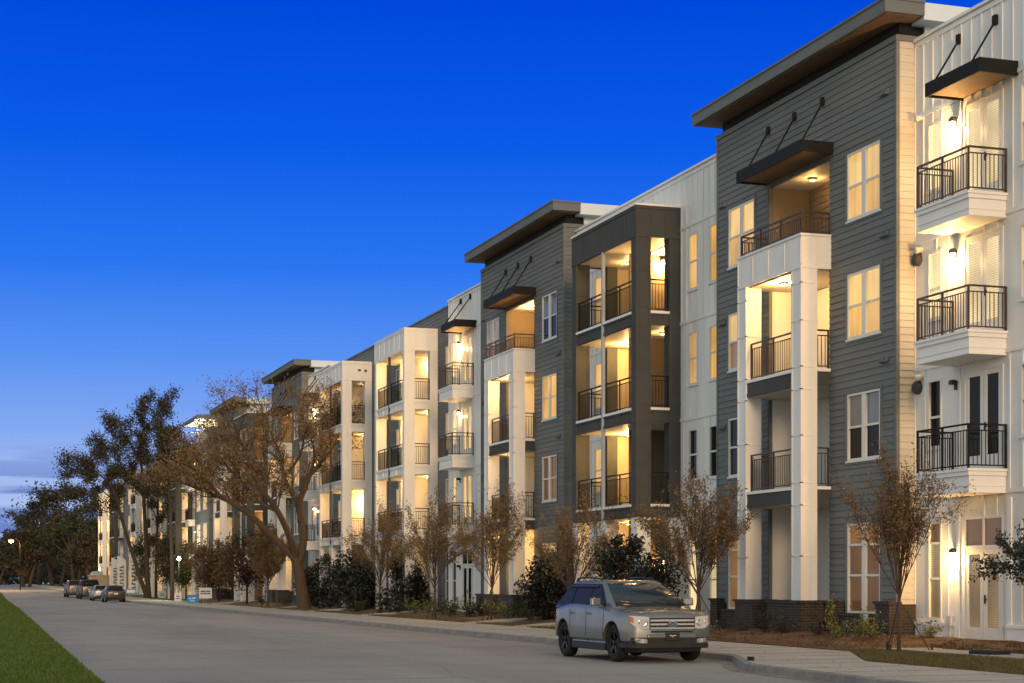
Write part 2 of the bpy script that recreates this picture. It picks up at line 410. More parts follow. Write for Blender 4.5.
def canopy(par, X, xo, y0, y1, z0, z1, rods, zr, lit=0):
    mb = MB(); t = .05
    mb.box(X-xo, X-xo+t, y0, y1, z0, z1); mb.box(X-xo+t, X-.002, y0, y0+t, z0, z1); mb.box(X-xo+t, X-.002, y1-t, y1, z0, z1)
    mb.box(X-xo+t, X-.002, y0+t, y1-t, z1-.05, z1-.004)
    n = 4
    for k in range(1, n): y = y0+(y1-y0)*k/n; mb.box(X-xo+t, X-.002, y-.03, y+.03, z0+.06, z1-.05)
    o = mb.build('canopy', 'black_metal', par)
    s = MB(); s.box(X-xo+t, X-.003, y0+t, y1-t, z0+.05, z0+.06); s.build('canopy_soffit', 'soffit', o)
    for y in rods:
        r = MB()
        r.tube([(X-.02, y+.45, zr), (X-xo+.06, y, z1-.01)], .026, 5)
        r.box(X-.08, X-.002, y+.45-.07, y+.45+.07, zr-.11, zr+.11)
        r.build('tie_rod', 'black_metal', o)
    return o

def tower(par, Y0, st, mirror=False):
    """grey lap sided tower 10.4 m wide with a white porch bay; st = lighting state"""
    W = 10.4; X = 22.8
    def U(a, b):
        return (Y0+a, Y0+b) if not mirror else (Y0+W-b, Y0+W-a)
    pl = front(X); holes = []; wins = []
    zwin = [(0.87, 3.2), (4.83, 6.57), (8.0, 9.7), (11.09, 12.85)]
    rr = U(.77, 2.44); ll = U(7.87, 9.61); op = U(3.42, 6.98)
    for i in range(4):
        holes.append((*rr, *zwin[i])); wins.append((rr, zwin[i], st['R'][i], i))
        holes.append((*ll, *zwin[i])); wins.append((ll, zwin[i], st['L'][i], i))
    tops = [3.78, 6.9, 10.0, 12.95]
    for i in range(4): holes.append((*op, FL[i], tops[i]))
    mb = MB(); wall(mb, pl, Y0, Y0+W, 1.05, 15.12, [h for h in holes], lap=.178)
    wall(mb, side(Y0), X, 23.6, 1.05, 15.12, lap=.178, mi=1 if st.get('strip') else 0); wall(mb, farside(Y0+W), X, 23.6, 1.05, 15.12, lap=.178)
    for y in (Y0, Y0+W): mb.box(X-.034, X+.06, y-.034 if y == Y0 else y-.06, y+.06 if y == Y0 else y+.034, 1.05, 15.12)
    for (w, z, s, i) in wins: ring(mb, pl, w[0]-.1, w[1]+.1, z[0]-.1, z[1]+.1, .097, .0, .034)
    mb.build('siding_wall', ['gray_siding', 'lamplit_siding'], par)
    # dark band and trims under the roof
    b = MB(); b.box(X-.05, 24.6, Y0-.05, Y0+W+.05, 15.12, 15.26, 0); b.box(X+.12, 24.6, Y0+.1, Y0+W-.1, 15.26, 15.66, 1); b.build('cornice', ['gray_siding', 'black_metal'], par)
    r = MB(); xe = 22.17; ya, yb = Y0-.5, Y0+W+.5
    r.box(xe, 23.28, ya, yb, 15.64, 15.94, 0); r.box(xe-.03, 23.29, ya-.03, yb+.03, 15.94, 16.0, 2)
    r.box(xe+.09, 23.2, ya+.09, yb-.09, 15.615, 15.638, 3)
    r.box(23.28, 25.2, ya+.03, yb-.03, 15.55, 15.97, 1)
    r.box(23.62, 24.95, Y0+.04, Y0+W-.04, 14.4, 15.55, 1)
    r.build('roof', ['fascia', 'light_roof', 'fascia', 'soffit'], par)
    if st.get('uplight'):
        for k in range(3): ceiling_lamp(par, 22.5, Y0+1.5+k*3.6, 15.61, 25)
    for (w, z, s, i) in wins: window(par, pl, *w, *z, 2, (.5,) if i else (.42, .76), s)
    # brick base and pier
    k = MB(); yy = U(3.2, 7.2)
    for (a, c) in ((Y0, min(yy)), (max(yy), Y0+W)):
        k.box(X-.16, X+.3, a, c, -.1, .80)
    k.box(X-.26, X+.5, *U(-.05, 1.1) if False else U(-.06, .62), -.1, 1.12); k.box(X-.26, X+.4, *U(2.62, 3.2), -.1, 1.12)
    k.box(X-.26, X+.4, *U(9.9, 10.4), -.1, 1.12)
    k.box(21.84, 22.5, *U(3.26, 5.2), -.1, 1.12)
    k.box(22.5, X+.3, *U(3.26, 3.7), -.1, 1.12)
    k.box(21.84, 22.5, *U(6.1, 7.22), -.1, 1.12); k.box(22.5, X+.3, *U(6.8, 7.22), -.1, 1.12)
    k.build('brick_base', 'dark_brick', par)
    c = MB()
    for (x0, x1, y, z) in ((X-.30, X+.02, U(-.1, .68), 1.12), (X-.30, X+.02, U(2.56, 3.2), 1.12), (21.79, 22.6, U(3.2, 5.25), 1.12), (21.79, 22.6, U(6.05, 7.28), 1.12), (X-.3, X+.02, U(9.86, 10.44), 1.12), (22.6, X-.17, U(3.2, 3.75), 1.12), (X-.2, X+.02, U(.68, 2.56), .80), (X-.2, X+.02, U(7.28, 9.86), .80)):
        c.box(x0, x1, *y, z, z+.07)
    c.build('brick_cap', 'dark_brick', par)
    # porch bay
    xf = 21.9; yn, yf = U(3.33, 7.14)
    m = MB(); z_top = 10.92
    cw = .52; cd = .46
    for (a, bb) in ((yn, yn+cw), (yf-cw, yf)):
        m.box(xf, xf+cd, a, bb, 1.19, 10.02)
        for z in (2.35, 3.7, 4.3, 5.55, 6.78, 7.38, 8.6, 9.6):
            m.box(xf-.014, xf+cd+.014, a-.014, bb+.014, z, z+.03)
        m.box(xf-.014, xf+.05, a-.014, a+.06, 1.19, 10.02); m.box(xf-.014, xf+.05, bb-.06, bb+.014, 1.19, 10.02)
        m.box(xf+cd-.06, xf+cd+.014, a-.012, a+.05, 1.19, 10.02)
    m.box(xf, X-.002, yn, yf, 10.02, 10.50); m.box(xf, xf+.12, yn, yf, 10.5, 10.86); m.box(xf+.12, X-.002, yn, yn+.12, 10.5, 10.86); m.box(xf+.12, X-.002, yf-.12, yf, 10.5, 10.86)
    m.box(xf-.03, xf+.16, yn-.03, yf+.03, 10.86, 10.92); m.box(xf+.16, X-.002, yn-.03, yn+.16, 10.86, 10.92); m.box(xf+.16, X-.002, yf-.16, yf+.03, 10.86, 10.92)
    for (pp, a, bb, off) in ((front(xf), yn, yf, 0), (side(yn), xf, X-.01, 0)):
        battens(m, pp, a, bb, 10.06, 10.84, .9 if pp.u.y else .45, bands=(), d=.016); pp.box(m, a, bb, 10.0, 10.07, -.002, .02)
    m.build('porch_frame', 'white_panel', par)
    # floors / bands
    for i in (1, 2):
        zt = FL[i]; zb = tops[i-1]
        bnd = MB(); bnd.box(xf+.05, 24.0, yn+.05, yf-.05, zb+.04, zt-.06, 0)
        for p_, a, bb in ((front(xf+.05), yn+cw, yf-cw), (side(yn+.05), xf+cd, X-.01)):
            p_.box(bnd, a, bb, zb, zt-.08, .0, .02, 0); p_.box(bnd, a, bb, zb, zb+.09, .02, .034, 0)
            p_.box(bnd, (a+bb)/2-.03, (a+bb)/2+.03, zb+.09, zt-.12, .02, .034, 0)
            p_.box(bnd, a, bb, zt-.08, zt, -.3, .05, 1)
        bnd.box(xf+.12, 24.0, yn+.1, yf-.1, zb-.015, zb+.038, 2)
        bnd.build('floor_band', ['dark_panel', 'white_trim', 'white_soffit'], par)
        railing(par, [((xf+.16, yn+cw), (xf+.16, yf-cw)), ((xf+cd, yn+.14), (X, yn+.14)), ((xf+cd, yf-.14), (X, yf-.14))], zt, zt+1.05)
    railing(par, [((xf+.07, yn+.07), (xf+.07, yf-.07)), ((xf+.07, yn+.07), (X, yn+.07)), ((xf+.07, yf-.07), (X, yf-.07))], 10.92, 11.52)
    s = MB(); s.box(xf+.12, 24.0, yn+.1, yf-.1, 9.985, 10.016); s.build('porch_ceiling', 'white_soffit', par)
    # recess
    rm = MB(); xb = 24.1; top_ = MB()
    doorU = U(3.6, 5.1)
    dh = [(*doorU, FL[i]+.04, FL[i]+2.35) for i in range(4)]
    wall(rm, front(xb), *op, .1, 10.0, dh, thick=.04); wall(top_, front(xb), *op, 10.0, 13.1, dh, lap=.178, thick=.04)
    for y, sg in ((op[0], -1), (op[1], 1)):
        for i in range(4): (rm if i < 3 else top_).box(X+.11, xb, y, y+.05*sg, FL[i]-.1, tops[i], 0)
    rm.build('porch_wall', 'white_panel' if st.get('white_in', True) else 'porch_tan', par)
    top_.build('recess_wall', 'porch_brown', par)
    for sl in ((X+.1, 12.95, 13.0), (X+.1, .05, .15), (22.4, 10.36, 10.49)):
        t4 = MB(); t4.box(sl[0], xb, op[0], op[1], sl[1], sl[2]); t4.build('recess_slab', 'white_soffit', par)
    for i in range(4):
        door(par, front(xb), *doorU, FL[i]+.04, FL[i]+2.35, 2, st['PD'][i])
        if st['P'][i]: ceiling_lamp(par, 22.5 if i < 3 else 23.4, (op[0]+op[1])/2+.3, [3.76, 6.88, 9.98, 12.94][i], st['P'][i])
    canopy(par, X, .95, *U(3.2, 7.15), 13.05, 13.36, [Y0+3.3, Y0+4.9, Y0+6.5], 14.58)
    for i, z in enumerate((13.9, 10.35, 7.2)):
        vent(par, pl, Y0+.35, z, 'gray_siding'); vent(par, pl, Y0+W-.6, z-.9, 'gray_siding')

def balcony_stack(par, v0, X, st):
    """four floors of french doors with projecting balconies; v0 = near edge of the balconies; walls are made by panel_wall"""
    y0, y1 = v0, v0+2.3; xf = X-1.05
    for i in (1, 2, 3):
        z = FL[i]+.03; m = MB()
        m.box(xf, X-.002, y0, y1, z-.06, z); m.box(xf+.03, X-.002, y0+.03, y1-.03, z-.16, z-.06); m.box(xf+.07, X-.002, y0+.07, y1-.07, z-.50, z-.16)
        m.box(xf+.05, X-.002, y0+.05, y1-.05, z-.55, z-.50)
        m.box(xf+.055, X-.002, y0+.055, y1-.055, z-.40, z-.38)
        o = m.build('balcony', 'white_trim', par)
        railing(o, [((xf+.06, y0+.06), (xf+.06, y1-.06)), ((xf+.06, y0+.06), (X, y0+.06)), ((xf+.06, y1-.06), (X, y1-.06))], z, z+1.02, 'lamplit_bronze' if st['D'][i] != 'dark' else 'black_metal')  # lamplight put into the rail colour: warm on lit floors, black on dark ones
    canopy(par, X, 1.02, v0-.40, v0+1.85, 13.1, 13.42, [v0, v0+1.5], 14.6)
    pl = front(X)
    for i in range(4):
        zt = FL[i]+2.45 if i else 3.2
        door(par, pl, v0+.16, v0+1.74, FL[i]+.05, zt, 2, st['D'][i], transom=(i == 0))
        window(par, pl, v0+2.74, v0+3.34, *( (FL[i]+.72, FL[i]+2.4) if i else (.75, 3.15)), 1, (.45,) if i else (.42, .78), st['W'][i])
        wall_lamp(par, pl, v0+2.12, FL[i]+2.15, st['lamp'][i] > 0, st['lamp'][i])
def balcony_holes(v0):
    h = []
    for i in range(4):
        h.append((v0+.16, v0+1.74, FL[i]+.05, FL[i]+2.45 if i else 3.2)); h.append((v0+2.74, v0+3.34, *((FL[i]+.72, FL[i]+2.4) if i else (.75, 3.15))))
    return h
def panel_wall(par, X, y0, y1, z1, holes, mat='white_panel', dense=True, lap=0, cap='white_trim', ends=True):
    mb = MB(); pl = front(X)
    wall(mb, pl, y0, y1, .1, z1, holes, lap=lap)
    wall(mb, side(y0), X, 24.3, .1, z1); wall(mb, farside(y1), X, 24.3, .1, z1)
    if not lap:
        battens(mb, pl, y0, y1, 10.1, z1, .42, holes, (10.1, 13.2, z1-.1), skew=0)
        battens(mb, pl, y0, y1, .2, 10.1, 1.05, holes, (.3, 3.75, 6.95), skew=1)
    mb.build('panel_wall' if not lap else 'siding_wall', mat, par)
    c = MB(); c.box(X-.07, X+.35, y0-.02, y1+.02, z1, z1+.07); c.build('parapet_cap', cap, par)

PORCH_GAIN = {}
def porch_tower(par, y0, y1, body, band_trim, post, st, X0=21.73, Xw=23.3):
    """four-storey porch bay: st['P'][i] = (near watts, far watts)"""
    xb = 24.9; m = MB(); yn, yf = y0, y1; cn = .42; cs = .5; tops = [3.78, 6.9, 10.05, 12.92]; mid = (yn+yf)/2
    for i, (a, bb) in enumerate(((yn, yn+cn), (yf-cn, yf))):
        m.box(X0, X0+cs, a, bb, 3.8, 12.95); m.box(Xw-.4, Xw, a, bb, 3.8, 12.95)
        for z in (4.35, 5.5, 6.85, 7.45, 8.6, 9.95, 10.6, 11.8):
            m.box(X0-.014, X0+cs+.014, a-.014, bb+.014, z, z+.035); m.box(Xw-.414, Xw+.0, a-.013, bb+.013, z+.001, z+.034)
        m.box(X0-.016, X0+.05, a-.016, a+.06, 3.8, 12.95); m.box(X0+cs-.06, X0+cs+.01, a-.015, a+.03, 3.8, 12.95)
    # top box
    m.box(X0, X0+.2, yn, yf, 12.92, 13.9); m.box(X0+.2, Xw-.002, yn, yn+.2, 12.92, 13.9); m.box(X0+.2, Xw-.002, yf-.2, yf, 12.92, 13.9)
    for pp, a, bb, stp in ((front(X0), yn, yf, .95), (side(yn), X0, Xw-.01, .5), (farside(yf), X0, Xw-.01, .5)):
        battens(m, pp, a, bb, 12.96, 13.85, stp, d=.018, w=.06); pp.box(m, a, bb, 12.88, 12.98, -.002, .024); pp.box(m, a, bb, 13.80, 13.9, -.002, .024)
    for i in (1, 2, 3):
        zb, zt = tops[i-1], FL[i]
        m.box(X0+.03, Xw-.002, yn+.03, yf-.03, zb+.04, zt-.08)
        for pp, a, bb in ((front(X0+.03), yn+cn, yf-cn), (side(yn+.03), X0+cs, Xw-.4)):
            pp.box(m, a, bb, zb, zb+.08, -.1, .035); pp.box(m, a, bb, zt-.14, zt-.08, -.002, .03)
            n = 4 if pp.u.y else 1
            for k in range(1, n): u = a+(bb-a)*k/n; pp.box(m, u-.03, u+.03, zb+.08, zt-.14, -.002, .03)
    m.build('porch_frame', body, par)
    t = MB(); t.box(X0-.04, Xw-.004, yn-.04, yf+.04, 13.9, 13.96); t.build('parapet_cap', band_trim, par)
    for i in (1, 2, 3):
        t = MB(); t.box(X0-.02, X0+.2, yn+cn, yf-cn, FL[i]-.08, FL[i]); t.box(X0+cs, Xw-.4, yn-.02, yn+.2, FL[i]-.08, FL[i])
        t.box(X0+.2, xb, yn+.2, yf-.2, FL[i]-.075, FL[i]-.005)
        t.build('sill_trim', band_trim, par)
    p = MB(); p.box(X0-.03, X0+.07, mid-.06, mid+.06, 3.8, 12.9); p.build('steel_post', post, par)
    for (xa, xc, a, bb) in ((X0+.03, X0+.5, yn, yn+.5), (X0+.03, X0+.5, yf-.45, yf), (X0+.03, X0+.5, mid-.2, mid+.2), (Xw-.4, Xw, yn, yn+.4)):
        g = MB(); g.box(xa, xc, a, bb, 0, 3.78); g.box(xa-.02, xc+.02, a-.02, bb+.02, 0, .25); g.box(xa-.02, xc+.02, a-.02, bb+.02, 3.45, 3.6); g.build('porch_column', 'white_panel', par)
    for i in range(4):
        c = MB(); c.box(X0+.12, xb, yn+.1, yf-.1, tops[i]-.012, tops[i]+.038); c.build('porch_ceiling', 'white_soffit', par)
    lapw = .178 if st.get('inner') else 0; w = MB(); dn = (yn+.55, yn+2.0); df = (yf-2.0, yf-.6)
    hh = [(*d, FL[i]+.04, FL[i]+2.35) for i in range(4) for d in (dn, df)]
    wall(w, front(xb), yn, yf, 0.05, 12.95, hh, thick=.04, lap=lapw)
    w.box(Xw+.12, xb, yn-.1, yn, 0.05, 12.92); w.box(Xw+.12, xb, yf, yf+.1, .05, 12.92, 1)
    w.box(Xw-.6, xb, mid-.05, mid+.05, .05, 12.9)
    for k in range(3): w.box(X0+.5, xb, yn+.1, yf-.1, .02, .05) if k == 0 else None
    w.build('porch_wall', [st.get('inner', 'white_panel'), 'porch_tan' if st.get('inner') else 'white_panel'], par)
    for i in range(4):
        a, bb = st['P'][i]
        for d, wt in ((dn, a), (df, bb)): door(par, front(xb), *d, FL[i]+.04, FL[i]+2.35, 2, 'lit' if wt > 12 else ('amber' if wt > 0 else 'dark'))
        zc = tops[i]-.015
        if a: wall_lamp(par, side(mid-.05), 23.9, FL[i]+2.2, True, a) if a > 30 else ceiling_lamp(par, 23.3, (yn+mid)/2, zc, a)
        if bb: ceiling_lamp(par, 23.3, (yf+mid)/2, zc, bb)
        if i:
            railing(par, [((X0+.1, yn+cn), (X0+.1, mid-.06)), ((X0+.1, mid+.06), (X0+.1, yf-cn)), ((X0+cs, yn+.1), (Xw-.4, yn+.1)), ((X0+cs, yf-.1), (Xw-.4, yf-.1))], FL[i], FL[i]+1.05, 'black_metal')
# ------------------------------------------------------------------ the near apartment building
bld = empty('apartment_building', 'long four storey grey and white apartments with lit porches, nearest to the silver SUV', 'building')
core = MB(); core.box(24.95, 44, 20, 148.9, .0, 14.2); core.box(24.3, 43, 20, 148.9, 14.2, 14.4); core.build('roof', 'roof_membrane', bld)  # unseen building body and roof in one box, also blocks light leaks and sky
inn = MB()
for (a, b) in ((20, 41.5), (45.2, 52.6), (58.6, 65.4), (69.3, 81), (87.6, 95), (101.7, 114), (118.6, 125), (131.5, 138), (142, 148.9)):
    inn.box(24.3, 24.94, a, b, .0, 14.2)
inn.build('leak_block', 'dark_panel', bld)  # hidden dark fill behind the walls, added to stop light leaking through
T1 = dict(R=[('brown', 'amber'), ('dark', 'grey'), ('gold', 'lit'), ('gold', 'lit')], L=['amber', 'dark', ('amber', 'lit'), ('gold', 'lit')], P=[0, 0, 72, 9], PD=['amber', 'dark', 'lit', 'lit'], strip=1)
T2 = dict(R=['gold', 'brown', 'gold', ('dark', 'grey')], L=['gold', 'amber', 'amber', ('amber', 'blind')], P=[90, 12, 60, 75], PD=['gold', 'amber', 'gold', 'gold'])
T3 = dict(R=['gold', 'dark', 'brown', 'dark'], L=['amber', 'dark', 'gold', 'dark'], P=[40, 0, 30, 40], PD=['gold', 'dark', 'gold', 'gold'])
T4 = dict(R=['dark', 'gold', 'dark', 'gold'], L=['gold', 'dark', 'gold', 'dark'], P=[30, 20, 0, 30], PD=['gold', 'gold', 'dark', 'gold'])
A = dict(D=['blind', 'dark', 'bright', 'bright'], W=[('blind', 'brown'), 'dark', 'bright', 'bright'], lamp=[60, 0, 66, 66])
Fs = dict(D=['dark', 'lit', 'lit', 'lit'], W=['dark', 'lit', 'bright', 'bright'], lamp=[0, 0, 9, 60])
K = dict(D=['amber', 'dark', 'lit', 'lit'], W=['amber', 'dark', 'lit', 'lit'], lamp=[0, 6, 12, 50])
def winset(par, X, y0, y1, states, zs=None):
    hs = []
    zz = [(0.75, 3.15), (4.95, 6.6), (8.02, 9.73), (11.08, 12.9)]
    for i in range(4):
        hs.append((y0, y1, *zz[i])); window(par, front(X), y0, y1, *zz[i], 1, (.5,) if i else (.42, .78), states[i])
    return hs
# section beside the nearest balconies
h = balcony_holes(34.22); h += winset(bld, 23.3, 32.85, 33.72, ['dark', 'dark', ('amber', 'lit'), ('amber', 'lit')]); h += winset(bld, 23.3, 30.9, 31.8, ['dark', 'dark', 'lit', 'lit'])
panel_wall(bld, 23.3, 24.0, 38.19, 15.1, h); balcony_stack(bld, 34.22, 23.3, A)
b = MB(); front(23.3).box(b, 36.3, 38.1, .1, .62, 0, .05); front(23.3).box(b, 36.3, 38.1, .62, .7, 0, .08); front(23.3).box(b, 24.2, 34.2, .1, .62, 0, .05); front(23.3).box(b, 24.2, 34.2, .62, .7, 0, .08)
front(23.3).box(b, 36.15, 36.3, .1, 3.6, 0, .04); front(23.3).box(b, 34.05, 34.2, .1, 3.6, 0, .04); b.build('base_panel', 'white_trim', bld)
b = MB(); front(23.3).box(b, 36.42, 36.6, .62, .86, .05, .13); front(23.3).box(b, 36.48, 36.54, .1, .62, .05, .1); b.build('meter_box', 'white_plastic', bld)
for z in (6.5, 9.68):
    b = MB(); b.lathe((23.3, 38.0, z), (-1, 0, 0), [(0, .001), (0, .17), (.10, .16), (.15, .10), (.16, .001)], 24); b.build('wall_vent', 'dark_panel', bld)
for z in (6.75, 9.9, 13.15):
    b = MB(); b.lathe((23.3, 37.85, z), (-1, 0, -.2), [(0, .001), (0, .07), (.12, .07), (.18, .09), (.19, .001)], 12); b.build('wall_vent', 'white_plastic', bld)
tower(bld, 38.2, T1)
b = MB(); b.box(22.50, 22.53, 39.15, 39.33, .62, .86); b.build('outlet_box', 'white_plastic', bld)
# recessed white section, dark porch tower
h = winset(bld, 23.3, 51.15, 51.84, ['bright', 'dark', 'gold', 'gold']) + winset(bld, 23.3, 49.6, 50.27, ['bright', ('dark', 'dark'), 'gold', 'gold'])
h += winset(bld, 23.3, 59.5, 60.3, ['gold', 'gold', 'gold', 'gold']) + [(52.6, 58.35, .2, 12.88)]
panel_wall(bld, 23.3, 48.61, 62.19, 14.95, h)
porch_tower(bld, 52.5, 58.45, 'dark_panel', 'white_trim', 'steel_post', dict(P=[(50, 40), (0, 110), (14, 110), (170, 22)], inner='porch_brown'))
tower(bld, 62.2, T2)
h = balcony_holes(75.2)
panel_wall(bld, 23.25, 72.62, 79.2, 14.9, h); balcony_stack(bld, 75.2, 23.25, Fs)
h = winset(bld, 23.4, 79.6, 80.2, ['dark', 'amber', 'gold', 'gold']); h += winset(bld, 23.4, 88.7, 89.5, ['gold', ('brown', 'gold'), ('brown', 'gold'), 'dark']) + winset(bld, 23.4, 92.6, 93.4, ['gold', 'gold', 'dark', 'gold'])
h += winset(bld, 23.4, 102.5, 103.3, ['gold', 'gold', 'dark', 'gold'])
for a, b_ in ((81.7, 87.5), (95.0, 101.0)): h.append((a, b_, .2, 12.9))
panel_wall(bld, 23.4, 79.21, 104.6, 14.75, h, mat='gray_siding', lap=.178, cap='fascia')
porch_tower(bld, 81.6, 87.55, 'white_panel', 'white_trim', 'dark_panel', dict(P=[(8, 8), (30, 40), (30, 70), (34, 80)]), Xw=23.4)
porch_tower(bld, 94.9, 101.1, 'white_panel', 'white_trim', 'dark_panel', dict(P=[(0, 6), (160, 40), (26, 50), (6, 40)]), Xw=23.4)
b = MB()
for y in (1,): 
    side(94.9).box(b, 22.95, 23.1, 13.4, 13.5, .02, .06); side(94.9).box(b, 22.6, 22.75, 13.42, 13.52, .02, .06)
b.build('wall_vent', 'dark_panel', bld)
h = balcony_holes(106.9)
panel_wall(bld, 23.2, 104.61, 111.19, 14.9, h); balcony_stack(bld, 106.9, 23.2, K)
tower(bld, 111.2, T3, True)
h = winset(bld, 23.3, 123, 123.8, ['gold', 'dark', 'gold', 'dark']); panel_wall(bld, 23.3, 121.61, 125.39, 14.9, h)
porch_tower(bld, 125.4, 131.4, 'dark_panel', 'white_trim', 'steel_post', dict(P=[(20, 20), (60, 30), (0, 40), (40, 0)], inner='porch_brown'))
h = winset(bld, 23.3, 132.3, 133.0, ['gold', 'gold', 'dark', 'gold']); panel_wall(bld, 23.3, 131.41, 135.19, 14.9, h)
tower(bld, 135.2, T4, True)
panel_wall(bld, 23.3, 145.61, 148.9, 14.9, [])

# ------------------------------------------------------------------ the second building further along
b2 = empty('apartment_building', 'far pale apartment building behind the pines with an uplit roof canopy and glowing windows', 'building')
core = MB(); core.box(24.95, 44, 149.5, 243, 0, 14.2); core.box(24.3, 43, 149.5, 243, 14.2, 14.4); core.build('roof', 'roof_membrane', b2)  # unseen body and roof of this block, also keeps light from leaking in
m = MB()
wall(m, front(22.6), 149.6, 157.6, 0, 15.0, [(150.6, 152.6, .4, 3.2), (150.6, 152.6, 4.8, 6.8), (150.6, 152.6, 8, 9.9), (150.6, 152.6, 11.1, 12.9), (154.4, 156.4, .4, 3.2), (154.4, 156.4, 4.8, 6.8), (154.4, 156.4, 8, 9.9), (154.4, 156.4, 11.1, 12.9)])
wall(m, side(149.6), 22.6, 25, 0, 15.0); wall(m, farside(157.6), 22.6, 25, 0, 15.0); m.build('panel_wall', 'gray_siding', b2)
for a in (150.6, 154.4):
    for i, zz in enumerate(((.4, 3.2), (4.8, 6.8), (8, 9.9), (11.1, 12.9))): window(b2, front(22.6), a, a+2, *zz, 2, (.5,), ['gold', 'dark', 'gold', 'lit'][(i+int(a)) % 4])
r = MB(); r.box(21.6, 25, 149.2, 158.0, 15.62, 15.95, 0); r.box(21.7, 24.9, 149.3, 157.9, 15.6, 15.618, 1); r.box(23.2, 24.8, 150, 157, 14.4, 15.6, 1); r.build('roof', ['fascia', 'white_soffit'], b2)
for y in (150.6, 153.6, 156.6):
    g = MB(); g.box(22.2, 22.5, y-.15, y+.15, 15.0, 15.06); o = g.build('uplight', 'soft_glow', b2); lamp(o, (22.1, y, 15.15), 45, (1, .86, .6))
panel_wall(b2, 23.3, 157.61, 163.9, 14.6, balcony_holes(159.5)); balcony_stack(b2, 159.5, 23.3, dict(D=['gold', 'lit', 'dark', 'lit'], W=['gold', 'dark', 'lit', 'lit'], lamp=[80, 30, 0, 30]))
porch_tower(b2, 164.0, 170.0, 'dark_panel', 'white_trim', 'dark_panel', dict(P=[(40, 30), (60, 20), (40, 0), (0, 30)]))
h = winset(b2, 23.3, 172, 173, ['gold', 'gold', 'dark', 'gold']) + winset(b2, 23.3, 178, 179, ['gold', 'dark', 'gold', 'dark']); panel_wall(b2, 23.3, 170.01, 182.9, 14.6, h, mat='gray_siding', lap=.3)
porch_tower(b2, 183.0, 189.0, 'white_panel', 'white_trim', 'dark_panel', dict(P=[(60, 30), (30, 60), (40, 0), (40, 30)]))
h = winset(b2, 23.3, 190.5, 191.5, ['gold', 'gold', 'gold', 'gold']); panel_wall(b2, 23.3, 189.01, 196.9, 14.6, h, mat='gray_siding', lap=.3)
porch_tower(b2, 197.0, 203.0, 'white_panel', 'white_trim', 'dark_panel', dict(P=[(90, 30), (90, 60), (90, 0), (90, 30)]))
h = winset(b2, 23.3, 204.5, 206, ['gold', 'gold', 'gold', 'gold']); panel_wall(b2, 23.3, 203.01, 210.9, 14.6, h)
r = MB(); r.box(22.1, 25, 210.6, 220.4, 14.7, 15.0); r.build('roof', 'fascia', b2)
h = winset(b2, 22.8, 213, 214.6, ['gold', 'dark', 'gold', 'gold']); panel_wall(b2, 22.8, 211, 220, 14.6, h, mat='gray_siding', lap=.3)
porch_tower(b2, 221.0, 227.0, 'dark_panel', 'white_trim', 'dark_panel', dict(P=[(60, 30), (90, 60), (40, 60), (90, 30)]))
h = winset(b2, 23.3, 229, 230.4, ['bright', 'gold', 'gold', 'gold']); panel_wall(b2, 23.3, 220.01, 235.9, 14.6, h)
porch_tower(b2, 236.0, 242.5, 'white_panel', 'white_trim', 'dark_panel', dict(P=[(60, 90), (90, 120), (220, 120), (220, 120)]))

# ------------------------------------------------------------------ ground, street, kerb, pavement, beds
def strip(name, mat, left, right, ys, z, kind='structure', nx=1):
    """left/right: functions of y giving x"""
    mb = MB()
    for a, b in zip(ys, ys[1:]):
        for k in range(nx):
            f0, f1 = k/nx, (k+1)/nx
            xa0 = left(a)+(right(a)-left(a))*f0; xa1 = left(a)+(right(a)-left(a))*f1; xb0 = left(b)+(right(b)-left(b))*f0; xb1 = left(b)+(right(b)-left(b))*f1
            mb.quad((xa0, a, z+gz(a)), (xa1, a, z+gz(a)), (xb1, b, z+gz(b)), (xb0, b, z+gz(b)))
    o = mb.build(name, mat); tag(o, kind=kind); return o
def interp(tab):
    def f(y):
        if y <= tab[0][0]: return tab[0][1]
        for (a, x), (b, x2) in zip(tab, tab[1:]):
            if y <= b: return x+(x2-x)*(y-a)/(b-a)
        return tab[-1][1]
    return f
YS = [-40, -20, 0, 10, 20, 24, 26, 28, 29, 30.0, 30.6, 31.2, 33.0, 34, 34.7, 36, 40, 46, 50, 60, 80, 100, 120, 150] + [150+10*k for k in range(1, 26)] + [500, 700, 1100]
lawn_edge = interp([(-40, 1.2), (0, 2.1)] + [ (ground(px, py)[1], ground(px, py)[0]) for px, py in ((98.9, 683), (73.8, 660), (50, 638), (21, 611))] + [(221, 8.3), (420, 13), (1100, 10)])
kerb = interp([(-40, 12.2), (0, 13.0), (24, 14.15), (27.6, 14.38), (29.6, 14.52), (30.1, 14.66), (30.6, 14.86), (33.2, 15.9), (33.8, 16.05), (46, 16.05), (100, 16.05), (240, 16.3), (330, 14), (420, 6), (1100, -70)])
strip('ground', 'earth', lambda y: -500, lambda y: 700, YS, -.06, nx=1)
strip('road', 'road_concrete', lambda y: lawn_edge(y)-.05, lambda y: kerb(y)+.02, YS, 0)
strip('lawn', 'lawn_green', lambda y: -60, lawn_edge, YS, .03)
kb = MB()
fine = [-40, -20, 0, 10, 20, 22, 24, 26, 27, 28, 28.8, 29.3, 29.6, 29.8, 30.0, 30.15, 30.3, 30.5, 30.7, 30.9, 31.1, 31.3, 31.6, 32.4, 33, 33.2, 33.5, 33.8, 36, 40, 46, 60, 80, 100, 120, 150, 180, 210, 240, 270, 300, 330]
def sect(y):
    k = kerb(y); g = gz(y)
    return [(k-.30, y, .006+g), (k, y, .004+g), (k+.03, y, .12+g), (k+.16, y, .14+g), (k+.17, y, .02+g)]
